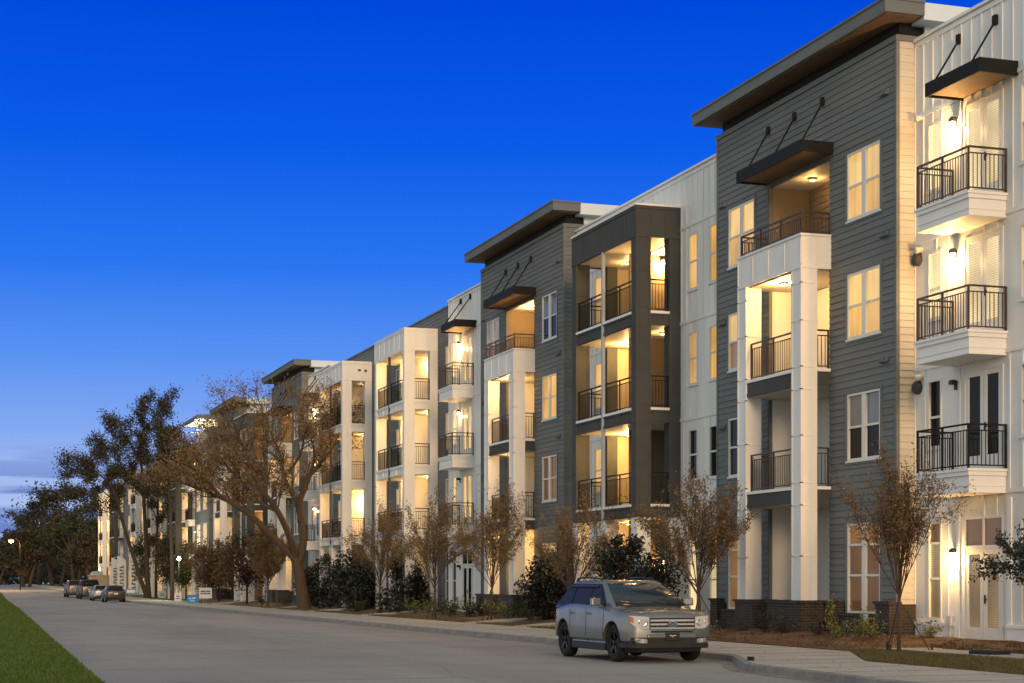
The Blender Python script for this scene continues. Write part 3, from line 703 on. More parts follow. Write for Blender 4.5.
for a, b_ in zip(fine, fine[1:]):
    A_, B_ = sect(a), sect(b_)
    for i in range(4): kb.quad(A_[i], A_[i+1], B_[i+1], B_[i])
tag(kb.build('kerb', 'kerb_concrete'), kind='structure')
sw_back = interp([(-40, 16.2), (20, 17.05), (29.9, 17.25), (30.2, 17.3), (34.6, 19.45), (60, 19.5), (240, 19.9), (330, 18)])
swy = sorted(set(fine+[29.9, 30.2, 34.6]))
strip('sidewalk', 'sidewalk', lambda y: kerb(y)+.16, sw_back, swy, .132)
rj = MB()
for k in range(46):
    y = 20+k*4.6; rj.box(lawn_edge(y)+.05, kerb(y)-.3, y-.007, y+.007, -.01+gz(y), .0035+gz(y))
for a, b_ in zip(YS, YS[1:]):
    if -1 < a < 260:
        m0, m1 = [(lawn_edge(t)*.48+kerb(t)*.52) for t in (a, b_)]; rj.quad((m0-.009, a, .003+gz(a)), (m0+.009, a, .003+gz(a)), (m1+.009, b_, .003+gz(b_)), (m1-.009, b_, .003+gz(b_)))
tag(rj.build('road_joints', 'joint_dark'), kind='structure')
jm = MB(); y = 22
while y < 110:
    if y > 0: jm.box(kerb(y)+.2, sw_back(y)-.03, y-.008, y+.008, .1325, .1345)
    y += 1.52
tag(jm.build('sidewalk_joints', 'rubber'), kind='structure')
# verge grass and mulch
strip('verge', 'verge_grass', lambda y: sw_back(y)+.005, lambda y: 24, swy, .11)
bed = lambda y: 19.75 if 35.4 < y < 47 else (21.75 if y <= 35.4 else 20.75)
mbd = MB(); rb = random.Random(4)
bys = [20+.5*k for k in range(257)]
prof_ = {}
def bedz(i, j): 
    if (i, j) not in prof_: prof_[(i, j)] = .125+(.06+.16*min(1, j/3))*(j > 0)+rb.uniform(-.025, .025)*(j > 0)
    return prof_[(i, j)]
for i, (a, b_) in enumerate(zip(bys, bys[1:])):
    for j in range(6):
        xa0, xa1 = [bed(a)+(23.3-bed(a))*(j+e)/6 for e in (0, 1)]; xb0, xb1 = [bed(b_)+(23.3-bed(b_))*(j+e)/6 for e in (0, 1)]
        mbd.quad((xa0, a, bedz(i, j)), (xa1, a, bedz(i, j+1)), (xb1, b_, bedz(i+1, j+1)), (xb0, b_, bedz(i+1, j)))
mbd.sm = [True]*len(mbd.sm); tag(mbd.build('mulch_bed', 'mulch'), kind='structure')
walkw = MB()
walkw.box(20.55, 21.7, 10, 36.5, .10, .165); walkw.box(21.5, 23.2, 34.5, 36.0, .10, .17)
for y in (47.6, 57.0, 62.9, 79.9, 92.0, 103, 127.5):
    walkw.box(19.47, 22.9, y, y+1.2, .05, .37) if False else walkw.hexa([(19.47, y, .05), (22.9, y, .05), (22.9, y+1.2, .05), (19.47, y+1.2, .05), (19.47, y, .16), (22.9, y, .39), (22.9, y+1.2, .39), (19.47, y+1.2, .16)])
tag(walkw.build('path', 'sidewalk'), kind='structure')
# ------------------------------------------------------------------ vehicles (local axes: +x forward, +y to its left, z up, origin on the ground at the middle)
def applied(o, mods):
    for m in mods: m(o)
    dg = bpy.context.evaluated_depsgraph_get(); dg.update()
    me = bpy.data.meshes.new_from_object(o.evaluated_get(dg)); o.modifiers.clear(); o.data = me; return o
def fixn(me):
    bm = bmesh.new(); bm.from_mesh(me); bmesh.ops.recalc_face_normals(bm, faces=bm.faces); bm.to_mesh(me); bm.free()
def loft(mb, secs, mi=0, smooth=True, close=True):
    """secs: list of half profiles [(x,y,z)...] from bottom centre to top centre; mirrored and closed"""
    n = len(secs[0]); rings = []
    for s in secs: rings.append([Vector(p) for p in s] + [Vector((p[0], -p[1], p[2])) for p in s[-2:0:-1]])
    m = len(rings[0]); vs = [v for r in rings for v in r]; fs = []
    for i in range(len(rings)-1):
        for k in range(m):
            k2 = (k+1) % m; fs.append((i*m+k, i*m+k2, (i+1)*m+k2, (i+1)*m+k))
    if close: fs.append(tuple(range(m))[::-1]); fs.append(tuple((len(rings)-1)*m+k for k in range(m)))
    mb.add(vs, fs, mi, smooth)
def vehicle(label, loc, rz, sp, group=None, name='parked_car', cat='car'):
    root = empty(name, label, cat, loc, rz, group)
    L, Wd, H = sp['L'], sp['W']/2, sp['H']; xf, xr = L/2, -L/2
    belt = sp['belt']; hood = sp['hood']; paintm = sp['paint']; wr = sp['wr']; ax = sp['axles']
    tail = sp.get('tail', belt+.02)
    st = [ (xf, .38, .72, .78, .76, .66, hood-.16, hood-.10), (xf-.06, .33, .82, .88, .86, .74, hood-.10, hood-.04), (xf-.24, .31, .90, .95, .925, .82, hood-.06, hood+.01),
           (xf-.75, .31, .92, .985, .95, .86, hood-.04, hood+.045), (xf-1.15, .31, .93, .99, .96, .87, belt-.09, hood+.11), (xf-1.7, .31, .93, .985, .96, .90, belt-.05, belt+.02),
           (0, .31, .93, .985, .965, .91, belt-.05, belt+.02), (xr+1.3, .31, .93, .99, .97, .91, belt-.03, belt+.03), (xr+.6, .32, .90, .965, .94, .86, tail-.06, tail+.0),
           (xr+.2, .34, .80, .87, .85, .76, tail-.08, tail-.02), (xr+.04, .37, .70, .78, .75, .66, tail-.12, tail-.05), (xr, .42, .62, .70, .67, .58, tail-.18, tail-.10) ]
    secs = []
    for (x, zb, ws, wm, wsh, wt, zs, zt) in st:
        secs.append([(x, 0, zb), (x, ws*Wd*.92, zb), (x, ws*Wd*.985, zb+.04), (x, ws*Wd, zb+.10), (x, wm*Wd, .46), (x, wm*Wd*1.006, .60), (x, wm*Wd*1.0, .72), (x, (wsh*.6+wm*.4)*Wd, zs-.05), (x, wsh*Wd, zs), (x, (wsh*.55+wt*.45)*Wd, zs+(zt-zs)*.75), (x, wt*Wd, zt), (x, wt*Wd*.75, zt+.018), (x, wt*Wd*.4, zt+.03), (x, 0, zt+.035)])
    fine_ = []
    for i in range(len(secs)-1):
        p0, p1, p2, p3 = secs[max(i-1, 0)], secs[i], secs[i+1], secs[min(i+2, len(secs)-1)]
        for k in range(4):
            t = k/4; fine_.append([tuple(.5*((2*b)+(c-a)*t+(2*a-5*b+4*c-d)*t*t+(3*b-a-3*c+d)*t**3) for a, b, c, d in zip(q0, q1, q2, q3)) for q0, q1, q2, q3 in zip(p0, p1, p2, p3)])
    fine_.append(secs[-1]); secs = fine_
    mb = MB(); loft(mb, secs)
    body = mb.build('body', paintm, root)
    def cut(o):
        for a in ax:
            c = MB(); r = wr+.065
            for sgn in (1, -1): c.tube([(a, sgn*(Wd-.30), wr), (a, sgn*(Wd+.2), wr)], r, 40)
            c.sm = [False]*len(c.sm)
            co_ = c.build('cutter', paintm, root); fixn(co_.data); md = o.modifiers.new('b', 'BOOLEAN'); md.operation = 'DIFFERENCE'; md.object = co_; md.solver = 'EXACT'; cutters.append(co_)
    cutters = []
    fixn(body.data)
    applied(body, [cut])
    for c in cutters: me = c.data; bpy.data.objects.remove(c); bpy.data.meshes.remove(me)
    for p in body.data.polygons: p.use_smooth = True
    body.data.set_sharp_from_angle(angle=R(30))
    # cabin
    cx0, cx1, r0, r1 = sp['cab']     # base front x, base rear x, roof front x, roof rear x
    wb, wt2 = sp.get('wb', .90)*Wd, sp.get('wt', .70)*Wd
    def layer(x0, x1, w, z, c=.16, bow=.05):
        h = [(x0+bow, 0), (x0+bow*.6, w*.55), (x0-c*.25, w-c*.75), (x0-c, w-.01), ((x0*2+x1)/3, w+.012), ((x0+x1*2)/3, w+.008), (x1+c, w-.015), (x1+c*.3, w-c*.6), (x1-bow*.6, w*.5), (x1-bow, 0)]
        return [(x, y, z) for x, y in h] + [(x, -y, z) for x, y in h[-2:0:-1]]
    zb_, zr_ = belt-.06, H
    def lerp(a, b, t): return a+(b-a)*t
    lays = []
    for t, ww in ((0, wb), (.33, lerp(wb, wt2, .33/.9)), (.7, lerp(wb, wt2, .7/.9)), (.90, wt2+.0), (.965, wt2-.05), (1.0, wt2-.16)):
        e = min(t/.9, 1) if t < .9 else 1
        ins = 0 if t <= .9 else (t-.9)*1.2
        lays.append(layer(lerp(cx0, r0, e)-ins*1.4, lerp(cx1, r1, e)+ins, ww, lerp(zb_, zr_-.0, t)))
    m = len(lays[0]); cb = MB(); vs = [v for l in lays for v in l]; fs = []
    for i in range(len(lays)-1):
        for k in range(m): fs.append((i*m+k, i*m+(k+1) % m, (i+1)*m+(k+1) % m, (i+1)*m+k))
    fs.append(tuple((len(lays)-1)*m+k for k in range(m)))
    cb.add(vs, fs, 0, True); cab = cb.build('cabin', paintm, root); cab.data.set_sharp_from_angle(angle=R(40))
    # surfaces on the cabin: position at height fraction t
    def side_y(z): t = (z-zb_)/(zr_-zb_); t2 = min(t/.9, 1); return lerp(wb, wt2, t2 if t2 > 0 else 0)*1.0+.014
    def fx(z, fr=True): t = min(((z-zb_)/(zr_-zb_))/.9, 1); return lerp(cx0, r0, t) if fr else lerp(cx1, r1, t)
    zg0, zg1 = belt+.015, zb_+(zr_-zb_)*.86
    for sgn in (1, -1):
        o = MB()
        for (a0, a1, b0, b1) in sp['sideglass']:      # bottom x front/rear, top x front/rear
            o.hexa([(a0, sgn*(side_y(zg0)-.02), zg0), (a1, sgn*(side_y(zg0)-.02), zg0), (a1, sgn*(side_y(zg0)+.018), zg0), (a0, sgn*(side_y(zg0)+.018), zg0),
                    (b0, sgn*(side_y(zg1)-.02), zg1), (b1, sgn*(side_y(zg1)-.02), zg1), (b1, sgn*(side_y(zg1)+.018), zg1), (b0, sgn*(side_y(zg1)+.018), zg1)])
        o.build('side_window', 'car_glass', root)
        if sp.get('detail'):
            t = MB()
            x0, x1 = sp['sideglass'][0][0]+.05, sp['sideglass'][-1][1]-.05
            t.box(x1, x0, sgn*(side_y(zg0)+.004), sgn*(side_y(zg0)+.016), zg0-.028, zg0-.004)
            t.build('window_trim', 'dark_plastic', root)
    for fr in (True, False):
        g = MB(); s = 1 if fr else -1; w0, w1 = wb-.10, wt2-.09
        N_ = 8
        def gp(u, z, w, off=.006):      # bowed glass
            bow = .05*(1-(u*u)); return (fx(z, fr)+s*(bow*(.9)+off-.02-.26*max(0, abs(u)-.72)), u*w, z)
        vs = []; zt_ = zg1+.02
        for zq, wq in ((zg0 if fr else zg0+.04, w0), ((zg0+zt_)/2, (w0+w1)/2), (zt_, w1)):
            for k in range(N_+1): vs.append(gp(-1+2*k/N_, zq, wq, .052))
        for zq, wq in ((zg0 if fr else zg0+.04, w0), ((zg0+zt_)/2, (w0+w1)/2), (zt_, w1)):
            for k in range(N_+1): vs.append(gp(-1+2*k/N_, zq, wq, -.02))
        fs = []; M_ = N_+1
        for j in (0, 1):
            for k in range(N_): fs.append((j*M_+k, j*M_+k+1, (j+1)*M_+k+1, (j+1)*M_+k)); fs.append((3*M_+j*M_+k, 3*M_+(j+1)*M_+k, 3*M_+(j+1)*M_+k+1, 3*M_+j*M_+k+1))
        for k in range(N_): fs.append((k, 3*M_+k, 3*M_+k+1, k+1)); fs.append((2*M_+k, 2*M_+k+1, 5*M_+k+1, 5*M_+k))
        g.add(vs, fs, 0, True); g.build('windshield' if fr else 'rear_window', 'windshield_glass' if fr else 'car_glass', root)
    # wheels
    for a in ax:
        for sgn in (1, -1):
            yo = sgn*(Wd-.055)
            t = MB(); t.lathe((a, yo, wr), (0, -sgn, 0), [(.03, wr*.66), (.0, wr*.72), (-.0, wr*.9), (.03, wr*.985), (.07, wr), (.18, wr), (.215, wr*.97), (.23, wr*.8), (.22, wr*.6), (.05, wr*.6)], 36)
            to = t.build('wheel', 'rubber', root)
            r = MB(); r.lathe((a, yo-sgn*.02, wr), (0, -sgn, 0), [(0, wr*.66), (-.005, wr*.62), (.05, wr*.58), (.12, wr*.56), (.12, .001)], 32)
            for k in range(5):
                an = 2*math.pi*k/5+.3
                for da in (-.13, .13):
                    c1, s1 = math.cos(an+da*.6), math.sin(an+da*.6); c2, s2 = math.cos(an+da), math.sin(an+da); w_ = .028
                    p0 = Vector((a+c1*.05, yo-sgn*.035, wr+s1*.05)); p1 = Vector((a+c2*wr*.63, yo-sgn*.012, wr+s2*wr*.63)); d = (p1-p0).normalized(); n = Vector((-d.z, 0, d.x))*w_/2; dep = Vector((0, -sgn*.03, 0))
                    r.hexa([p0-n, p0+n, p1+n, p1-n, p0-n+dep, p0+n+dep, p1+n+dep, p1-n+dep])
            r.lathe((a, yo-sgn*.01, wr), (0, -sgn, 0), [(0, .001), (0, .045), (.04, .06)], 14)
            r.build('rim', sp.get('rim', 'rim_black'), to)
    # dark underbody / wheel wells
    u = MB(); u.box(xr+.25, xf-.25, -Wd*.62, Wd*.62, .20, .62); u.build('underbody', 'dark_plastic', root)
    sp['_fx'] = fx; sp['_side'] = side_y
    return root, dict(xf=xf, xr=xr, Wd=Wd, belt=belt, zg0=zg0, zg1=zg1, fx=fx, side_y=side_y, H=H, wr=wr, ax=ax, tail=tail)
def rear_fit(root, q, lamp_z=(.80, 1.0), lamp_y=.30, plate=True, paintm='car_dark'):
    for s in (1, -1):
        m = MB(); y0, y1 = s*(q['Wd']*.88), s*(q['Wd']*.88-lamp_y); x = q['xr']
        m.hexa([(x+.12, y0, lamp_z[0]), (x-.01, y1, lamp_z[0]), (x+.12, y1, lamp_z[0]), (x+.3, y0, lamp_z[0]), (x+.16, y0, lamp_z[1]), (x+.02, y1, lamp_z[1]), (x+.15, y1, lamp_z[1]), (x+.34, y0, lamp_z[1])])
        m.build('tail_light', 'red_lens', root)
    m = MB(); m.box(q['xr']-.03, q['xr']+.15, -q['Wd']*.7, q['Wd']*.7, .36, .50); m.build('rear_bumper', 'dark_plastic', root)
    m = MB(); m.box(q['xr']-.022, q['xr']+.05, -.16, .16, .68, .80); m.build('number_plate', 'white_plastic', root)
    for s in (1, -1):
        m = MB(); x = q['fx'](q['zg0'])-.25; m.box(x-.1, x+.08, s*(q['Wd']*.93), s*(q['Wd']+.16), q['zg0']+.0, q['zg0']+.15); m.build('wing_mirror', paintm, root, .03)

# the silver SUV, nose towards the camera
suv_sp = dict(L=4.66, W=1.98, H=1.71, belt=1.16, hood=1.03, paint='car_silver_blue', wr=.395, axles=(1.43, -1.40), cab=(1.50, -2.22, .38, -1.50), wb=.915, wt=.71, tail=1.13,
    sideglass=[(.92, .02, .30, .02), (-.04, -.98, -.04, -.93), (-1.05, -1.92, -1.01, -1.32)], detail=True)
SUVX, SUVY = 14.46, 35.45
suv, q = vehicle('silver SUV with black wheels parked at the kerb, facing the camera', (SUVX, SUVY, .006), R(-89.0), suv_sp)
xf, Wd = q['xf'], q['Wd']
from mathutils.bvhtree import BVHTree
_body = [c for c in ALLCH(suv) if c.name.startswith('body')][0]
_bvh = BVHTree.FromPolygons([v.co.copy() for v in _body.data.vertices], [tuple(p.vertices) for p in _body.data.polygons])
def surf(x, z, s):
    h = _bvh.ray_cast(Vector((x, s*2.0, z)), Vector((0, -s, 0)))
    return abs(h[0].y) if h[0] else Wd*.95
def surfx(y, z):
    h = _bvh.ray_cast(Vector((4, y, z)), Vector((-1, 0, 0))); return h[0].x if h[0] else xf
def patch(m, cols, off, nz=5):
    vs = []; n = len(cols)
    for d in (off, -.02):
        for (y, z0, z1) in cols:
            for k in range(nz+1):
                z = z0+(z1-z0)*k/nz; vs.append((surfx(y, z)+d, y, z))
    N1 = nz+1; fs = []; H = n*N1
    for i in range(n-1):
        for k in range(nz):
            a = i*N1+k; fs.append((a, a+1, a+N1+1, a+N1)); fs.append((H+a, H+a+N1, H+a+N1+1, H+a+1))
        a = i*N1; fs.append((a, a+N1, H+a+N1, H+a)); a = i*N1+nz; fs.append((a, H+a, H+a+N1, a+N1))
    for i in (0, n-1):
        for k in range(nz): a = i*N1+k; fs.append((a, H+a, H+a+1, a+1))
    m.add(vs, fs, 0, False)
def part(name, mat, fn, bevel=0, parent=None):
    m = MB(); fn(m); return m.build(name, mat, parent or suv, bevel)
# nose
def f(m):
    patch(m, [(-.50, .68, .93), (-.25, .68, .93), (0, .68, .93), (.25, .68, .93), (.50, .68, .93)], .008)
part('grille', 'dark_plastic', f, .02)
gr = bpy.context.scene
for z in (.715, .795, .875):
    part('grille_bar', 'chrome', lambda m: patch(m, [(y_*.1, z-.019, z+.019) for y_ in (-4.9, -3.5, -2, 0, 2, 3.5, 4.9)], .028, 3))
bx = surfx(0, .8)+.03
def oval(m, x, ry, rz, zc, d):
    vs = []; n = 24
    for k in range(n): a = 2*math.pi*k/n; vs.append((x, ry*math.cos(a), zc+rz*math.sin(a)))
    for k in range(n): a = 2*math.pi*k/n; vs.append((x+d, ry*math.cos(a)*.94, zc+rz*math.sin(a)*.94))
    m.add(vs, [tuple(range(n))[::-1], tuple(range(n, 2*n))] + [(k, (k+1) % n, n+(k+1) % n, n+k) for k in range(n)])
vary('badge_blue', (.015, .035, .16), .05, 5, .2)
bo = part('badge', ['chrome'], lambda m: oval(m, bx, .125, .056, .80, .022))
part('badge_face', 'badge_blue', lambda m: oval(m, bx+.021, .108, .045, .80, .004), parent=bo)
def script_text(txt, size, mat, parent, loc, rot, ext=.002, name='lettering'):
    cu = bpy.data.curves.new(name, 'FONT'); cu.body = txt; cu.size = size; cu.extrude = ext; cu.align_x = 'CENTER'; cu.align_y = 'CENTER'
    o = bpy.data.objects.new(name, cu); COL.objects.link(o); dg = bpy.context.evaluated_depsgraph_get(); dg.update()
    me = bpy.data.meshes.new_from_object(o.evaluated_get(dg)); bpy.data.objects.remove(o); me.materials.clear(); me.materials.append(MATS[mat])
    o = bpy.data.objects.new(name, me); COL.objects.link(o); o.parent = parent; o.location = loc; o.rotation_euler = rot; return o
script_text('Ford', .075, 'chrome', bo, (bx+.026, 0, .80), (R(90), 0, R(90)))
for s in (1, -1):
    hl = part('headlight', 'lamp_glass', lambda m: patch(m, [(s*y, z0, z1) for y, z0, z1 in ((.52, .71, .945), (.60, .70, .955), (.69, .705, .96), (.77, .73, .965), (.84, .77, .97), (.89, .83, .975))], .016))
    part('reflector', 'chrome', lambda m: m.lathe((surfx(s*.62, .83)-.01, s*.62, .83), (1, s*.2, 0), [(0, .001), (0, .06), (.028, .075), (.03, .055), (.028, .04)], 16), parent=hl)
    part('reflector', 'chrome', lambda m: m.lathe((surfx(s*.76, .85)-.02, s*.76, .85), (1, s*.5, 0), [(0, .001), (0, .045), (.03, .055), (.032, .04)], 16), parent=hl)
    part('turn_signal', 'amber_lens', lambda m: patch(m, [(s*.85, .82, .94), (s*.895, .86, .95)], .024), parent=hl)
    fg = part('fog_light', 'chrome', lambda m: patch(m, [(s*y, z0, z1) for y, z0, z1 in ((.56, .41, .49), (.66, .41, .505), (.76, .42, .51), (.83, .45, .51))], .024))
    part('fog_lens', 'lamp_glass', lambda m: m.lathe((surfx(s*.66, .455)+.005, s*.66, .455), (1, s*.28, 0), [(0, .001), (.03, .02), (.025, .038), (0, .042)], 16), parent=fg)
    part('wing_mirror', 'car_silver_blue', lambda m: (m.hexa([(.72, s*.94, 1.17), (.86, s*.96, 1.17), (.90, s*1.18, 1.16), (.78, s*1.20, 1.16), (.72, s*.94, 1.32), (.82, s*.96, 1.33), (.86, s*1.18, 1.33), (.76, s*1.20, 1.33)]), m.box(.74, .82, s*.86, s*1.0, 1.12, 1.18)), .035)
    part('roof_rail', 'dark_plastic', lambda m: m.tube([(.10, s*.60, 1.67), (.0, s*.60, 1.735), (-.7, s*.60, 1.765), (-1.35, s*.60, 1.75), (-1.45, s*.60, 1.68)], .02, 6))
    for x in (.02, -.98):
        yb = s*(Wd*.985)
        part('door_handle', 'car_silver_blue', lambda m: m.box(x+.06, x+.24, s*(surf(x+.1, .99, s)-.01), s*(surf(x+.1, .99, s)+.04), .975, 1.01), .01)
    def seam(m, x):
        pts = [(x, s*surf(x, z, s), z) for z in (.36, .5, .64, .78, .90, 1.0, 1.08)]; m.tube(pts, .007, 4)
    for x in (.98, -.0, -.93): part('door_seam', 'dark_plastic', lambda m: seam(m, x))
    part('rocker_trim', 'dark_plastic', lambda m: m.box(-.94, .96, s*(Wd*.80), s*(Wd*.945), .22, .37), .02)
    part('rocker_strip', 'skirt_silver', lambda m: m.box(-.92, .95, s*(surf(0, .39, s)-.02), s*(surf(0, .39, s)+.015), .375, .40), .01)  # thin silver strip along the rocker
    part('wiper', 'dark_plastic', lambda m: m.tube([(1.42, s*.35+.05, 1.20), (1.30, s*.35-.35, 1.25)], .010, 5))
    part('door_visor', 'dark_plastic', lambda m: m.hexa([(.28, s*(q['side_y'](1.5)), 1.575), (-1.45, s*(q['side_y'](1.5)), 1.575), (-1.45, s*(q['side_y'](1.5)+.03), 1.555), (.26, s*(q['side_y'](1.5)+.03), 1.555), (.22, s*(q['side_y'](1.5)-.02), 1.605), (-1.45, s*(q['side_y'](1.5)-.02), 1.605), (-1.45, s*(q['side_y'](1.5)-.0), 1.605), (.22, s*(q['side_y'](1.5)-.0), 1.605)]))
part('lower_grille', 'dark_plastic', lambda m: patch(m, [(y_*.1, .385, .525) for y_ in (-8.9, -8.4, -7.5, -6.5, -5.3, -3.5, -2, 0, 2, 3.5, 5.3, 6.5, 7.5, 8.4, 8.9)], .012))
part('upper_slot', 'dark_plastic', lambda m: patch(m, [(y_*.1, .625, .665) for y_ in (-4.7, -3, -1.5, 0, 1.5, 3, 4.7)], .012))
part('front_bumper', 'car_silver_blue', lambda m: m.hexa([(xf-.2, -.62, .505), (xf+.035, -.55, .505), (xf+.035, .55, .505), (xf-.2, .62, .505), (xf-.2, -.62, .60), (xf+.035, -.55, .60), (xf+.035, .55, .60), (xf-.2, .62, .60)]), .03)
def prism(m, pts, z0, z1):
    n = len(pts); m.add([(x, y, z0) for x, y in pts]+[(x, y, z1) for x, y in pts], [tuple(range(n))[::-1], tuple(range(n, 2*n))]+[(k, (k+1) % n, n+(k+1) % n, n+k) for k in range(n)])
part('chin_spoiler', 'dark_plastic', lambda m: prism(m, [(xf-.55, -.94), (xf-.26, -.93), (xf-.08, -.87), (xf+.0, -.76), (xf+.015, -.4), (xf+.015, .4), (xf+.0, .76), (xf-.08, .87), (xf-.26, .93), (xf-.55, .94)], .30, .405), .02)
part('chin', 'dark_plastic', lambda m: m.hexa([(xf-.5, -.84, .20), (xf-.08, -.66, .22), (xf-.08, .66, .22), (xf-.5, .84, .20), (xf-.5, -.90, .42), (xf+.015, -.70, .40), (xf+.015, .70, .40), (xf-.5, .90, .42)]), .03)
np_ = part('number_plate', 'dark_plastic', lambda m: m.box(xf+.036, xf+.052, -.155, .155, .465, .62), .004)
def f(m):      # the white emblem on the front plate: a small horned head
    z0, x = .545, xf+.0525
    def poly(pts):
        n = len(pts); m.add([(x, y, z0+z) for y, z in pts]+[(x+.002, y, z0+z) for y, z in pts], [tuple(range(n))[::-1], tuple(range(n, 2*n))]+[(k, (k+1) % n, n+(k+1) % n, n+k) for k in range(n)])
    for s in (1, -1): poly([(s*.008, -.028), (s*.014, .0), (s*.03, .012), (s*.062, .008), (s*.07, .03), (s*.045, .028), (s*.02, .026), (s*.006, .012)])
part('plate_emblem', 'white_plastic', f, parent=np_)
part('cowl', 'dark_plastic', lambda m: m.hexa([(1.30, -.72, 1.10), (1.47, -.62, 1.10), (1.47, .62, 1.10), (1.30, .72, 1.10), (1.28, -.74, 1.165), (1.45, -.6, 1.155), (1.45, .6, 1.155), (1.28, .74, 1.165)]))

# cars further down the kerb, seen from behind
sed = dict(L=4.6, W=1.82, H=1.44, belt=.93, hood=.86, wr=.33, axles=(1.38, -1.32), cab=(1.0, -1.95, .15, -1.15), wb=.88, wt=.66, tail=1.0, sideglass=[(.55, -.1, .02, -.12), (-.17, -1.45, -.18, -1.0)], rim='chrome')
gname = 'cars parked along the kerb down the street'
o, q2 = vehicle('dark grey hatchback seen from behind, parked nearest of the far cars', (15.0, 153.2, gz(153)), R(90), dict(sed, paint='car_dark', cab=(1.0, -2.12, .15, -1.5)), gname); rear_fit(o, q2)
o, q2 = vehicle('pale silver blue sedan parked between dark hatchback and black pickup', (15.0, 165, gz(165)), R(90), dict(sed, paint='car_pale'), gname); rear_fit(o, q2, paintm='car_pale')
pk = dict(L=5.7, W=2.02, H=1.92, belt=1.28, hood=1.14, wr=.41, axles=(1.85, -1.75), cab=(1.35, -.75, .65, -.55), wb=.90, wt=.74, tail=1.30, sideglass=[(.95, .1, .55, .1), (.03, -.6, .03, -.5)])
o, q2 = vehicle('big black pickup truck parked behind the pale sedan', (14.95, 178, gz(178)), R(90), dict(pk, paint='car_black', cab=(1.35, -2.55, .65, -2.35), sideglass=[(.95, .1, .55, .1), (.03, -1.1, .03, -1.1), (-1.2, -2.3, -1.2, -2.2)]), gname, 'parked_truck', 'truck'); rear_fit(o, q2, (1.0, 1.3), .16, paintm='car_black')
o, q2 = vehicle('grey van farthest along the kerb beyond the black pickup', (14.6, 190, gz(190)), R(90), dict(pk, paint='car_grey', H=1.8, L=5.2, cab=(1.5, -2.4, .8, -2.2), sideglass=[(1.0, .1, .7, .1), (.03, -1.1, .03, -1.1)]), gname, 'parked_van', 'van'); rear_fit(o, q2, (1.0, 1.25), .16, paintm='car_grey')

# ------------------------------------------------------------------ signs, flags, lamps, small things on the verge
vary('sign_white', (.62, .63, .60), .05, 4, .5); vary('sign_blue', (.02, .24, .55), .05, 4, .5); vary('sign_grey', (.22, .27, .28), .08, 4, .5); vary('print_dark', (.04, .06, .08), .1, 4, .6)
def yard_sign(px, py, w, h, leg, mat, label, marks, rz=0, X=None, backing='sign_white'):
    if X is None: x, y = ground(px, py, .12)
    else: x, y = X, onplane(px, X)
    w, h, leg = w*.78, h*.78, leg*.8
    root = empty('yard_sign', label, 'sign', (x, y, .12+gz(y)), rz, 'small signs along the verge')
    m = MB(); m.box(-w/2, w/2, -.02, .02, leg, leg+h); b = m.build('sign_board', mat, root)
    for s in (-1, 1):
        m = MB(); m.box(s*w*.33-.02, s*w*.33+.02, .021, .05, -.1, leg+h*.9); m.build('stake', 'wood_stake', root)
    m = MB()
    for (u0, u1, v0, v1) in marks: m.box(-w/2+u0*w, -w/2+u1*w, -.028, -.021, leg+v0*h, leg+v1*h)
    m.build('printing', 'print_dark' if mat != 'sign_blue' else 'sign_white', b)
yard_sign(205.5, 606, 1.15, .95, .55, 'sign_white', 'white sign board on two dark posts, tallest of the verge signs', [(.12, .5, .62, .74), (.54, .88, .62, .74), (.12, .30, .40, .52), (.34, .6, .40, .52), (.64, .88, .40, .52)], R(-12), X=18.6)
yard_sign(192.5, 602, 1.05, .80, .02, 'sign_blue', 'bright blue sign with white marks standing low on the grass', [(.2, .38, .45, .62), (.45, .8, .5, .66), (.3, .7, .2, .3)], R(-12), X=18.9)
yard_sign(202, 601, 1.35, .75, .15, 'sign_grey', 'grey panel sign beyond the bright blue sign', [(.1, .9, .6, .72), (.1, .8, .35, .45)], R(-14), X=21.3)
yard_sign(178, 600, .95, .85, .0, 'sign_white', 'small white sign leaning on the verge left of the blue sign', [(.2, .8, .3, .4), (.3, .7, .55, .7)], R(-45), X=19.9)
yard_sign(162, 598, .9, .85, .15, 'sign_grey', 'small grey sign near the pine trunks', [(.2, .8, .3, .45), (.2, .8, .6, .7)], R(-30), X=20.4)
yard_sign(131, 596, 1.4, .7, .35, 'sign_blue', 'pale blue sign beside the dark hatchback', [(.1, .9, .2, .8)], R(-10), X=19.8)
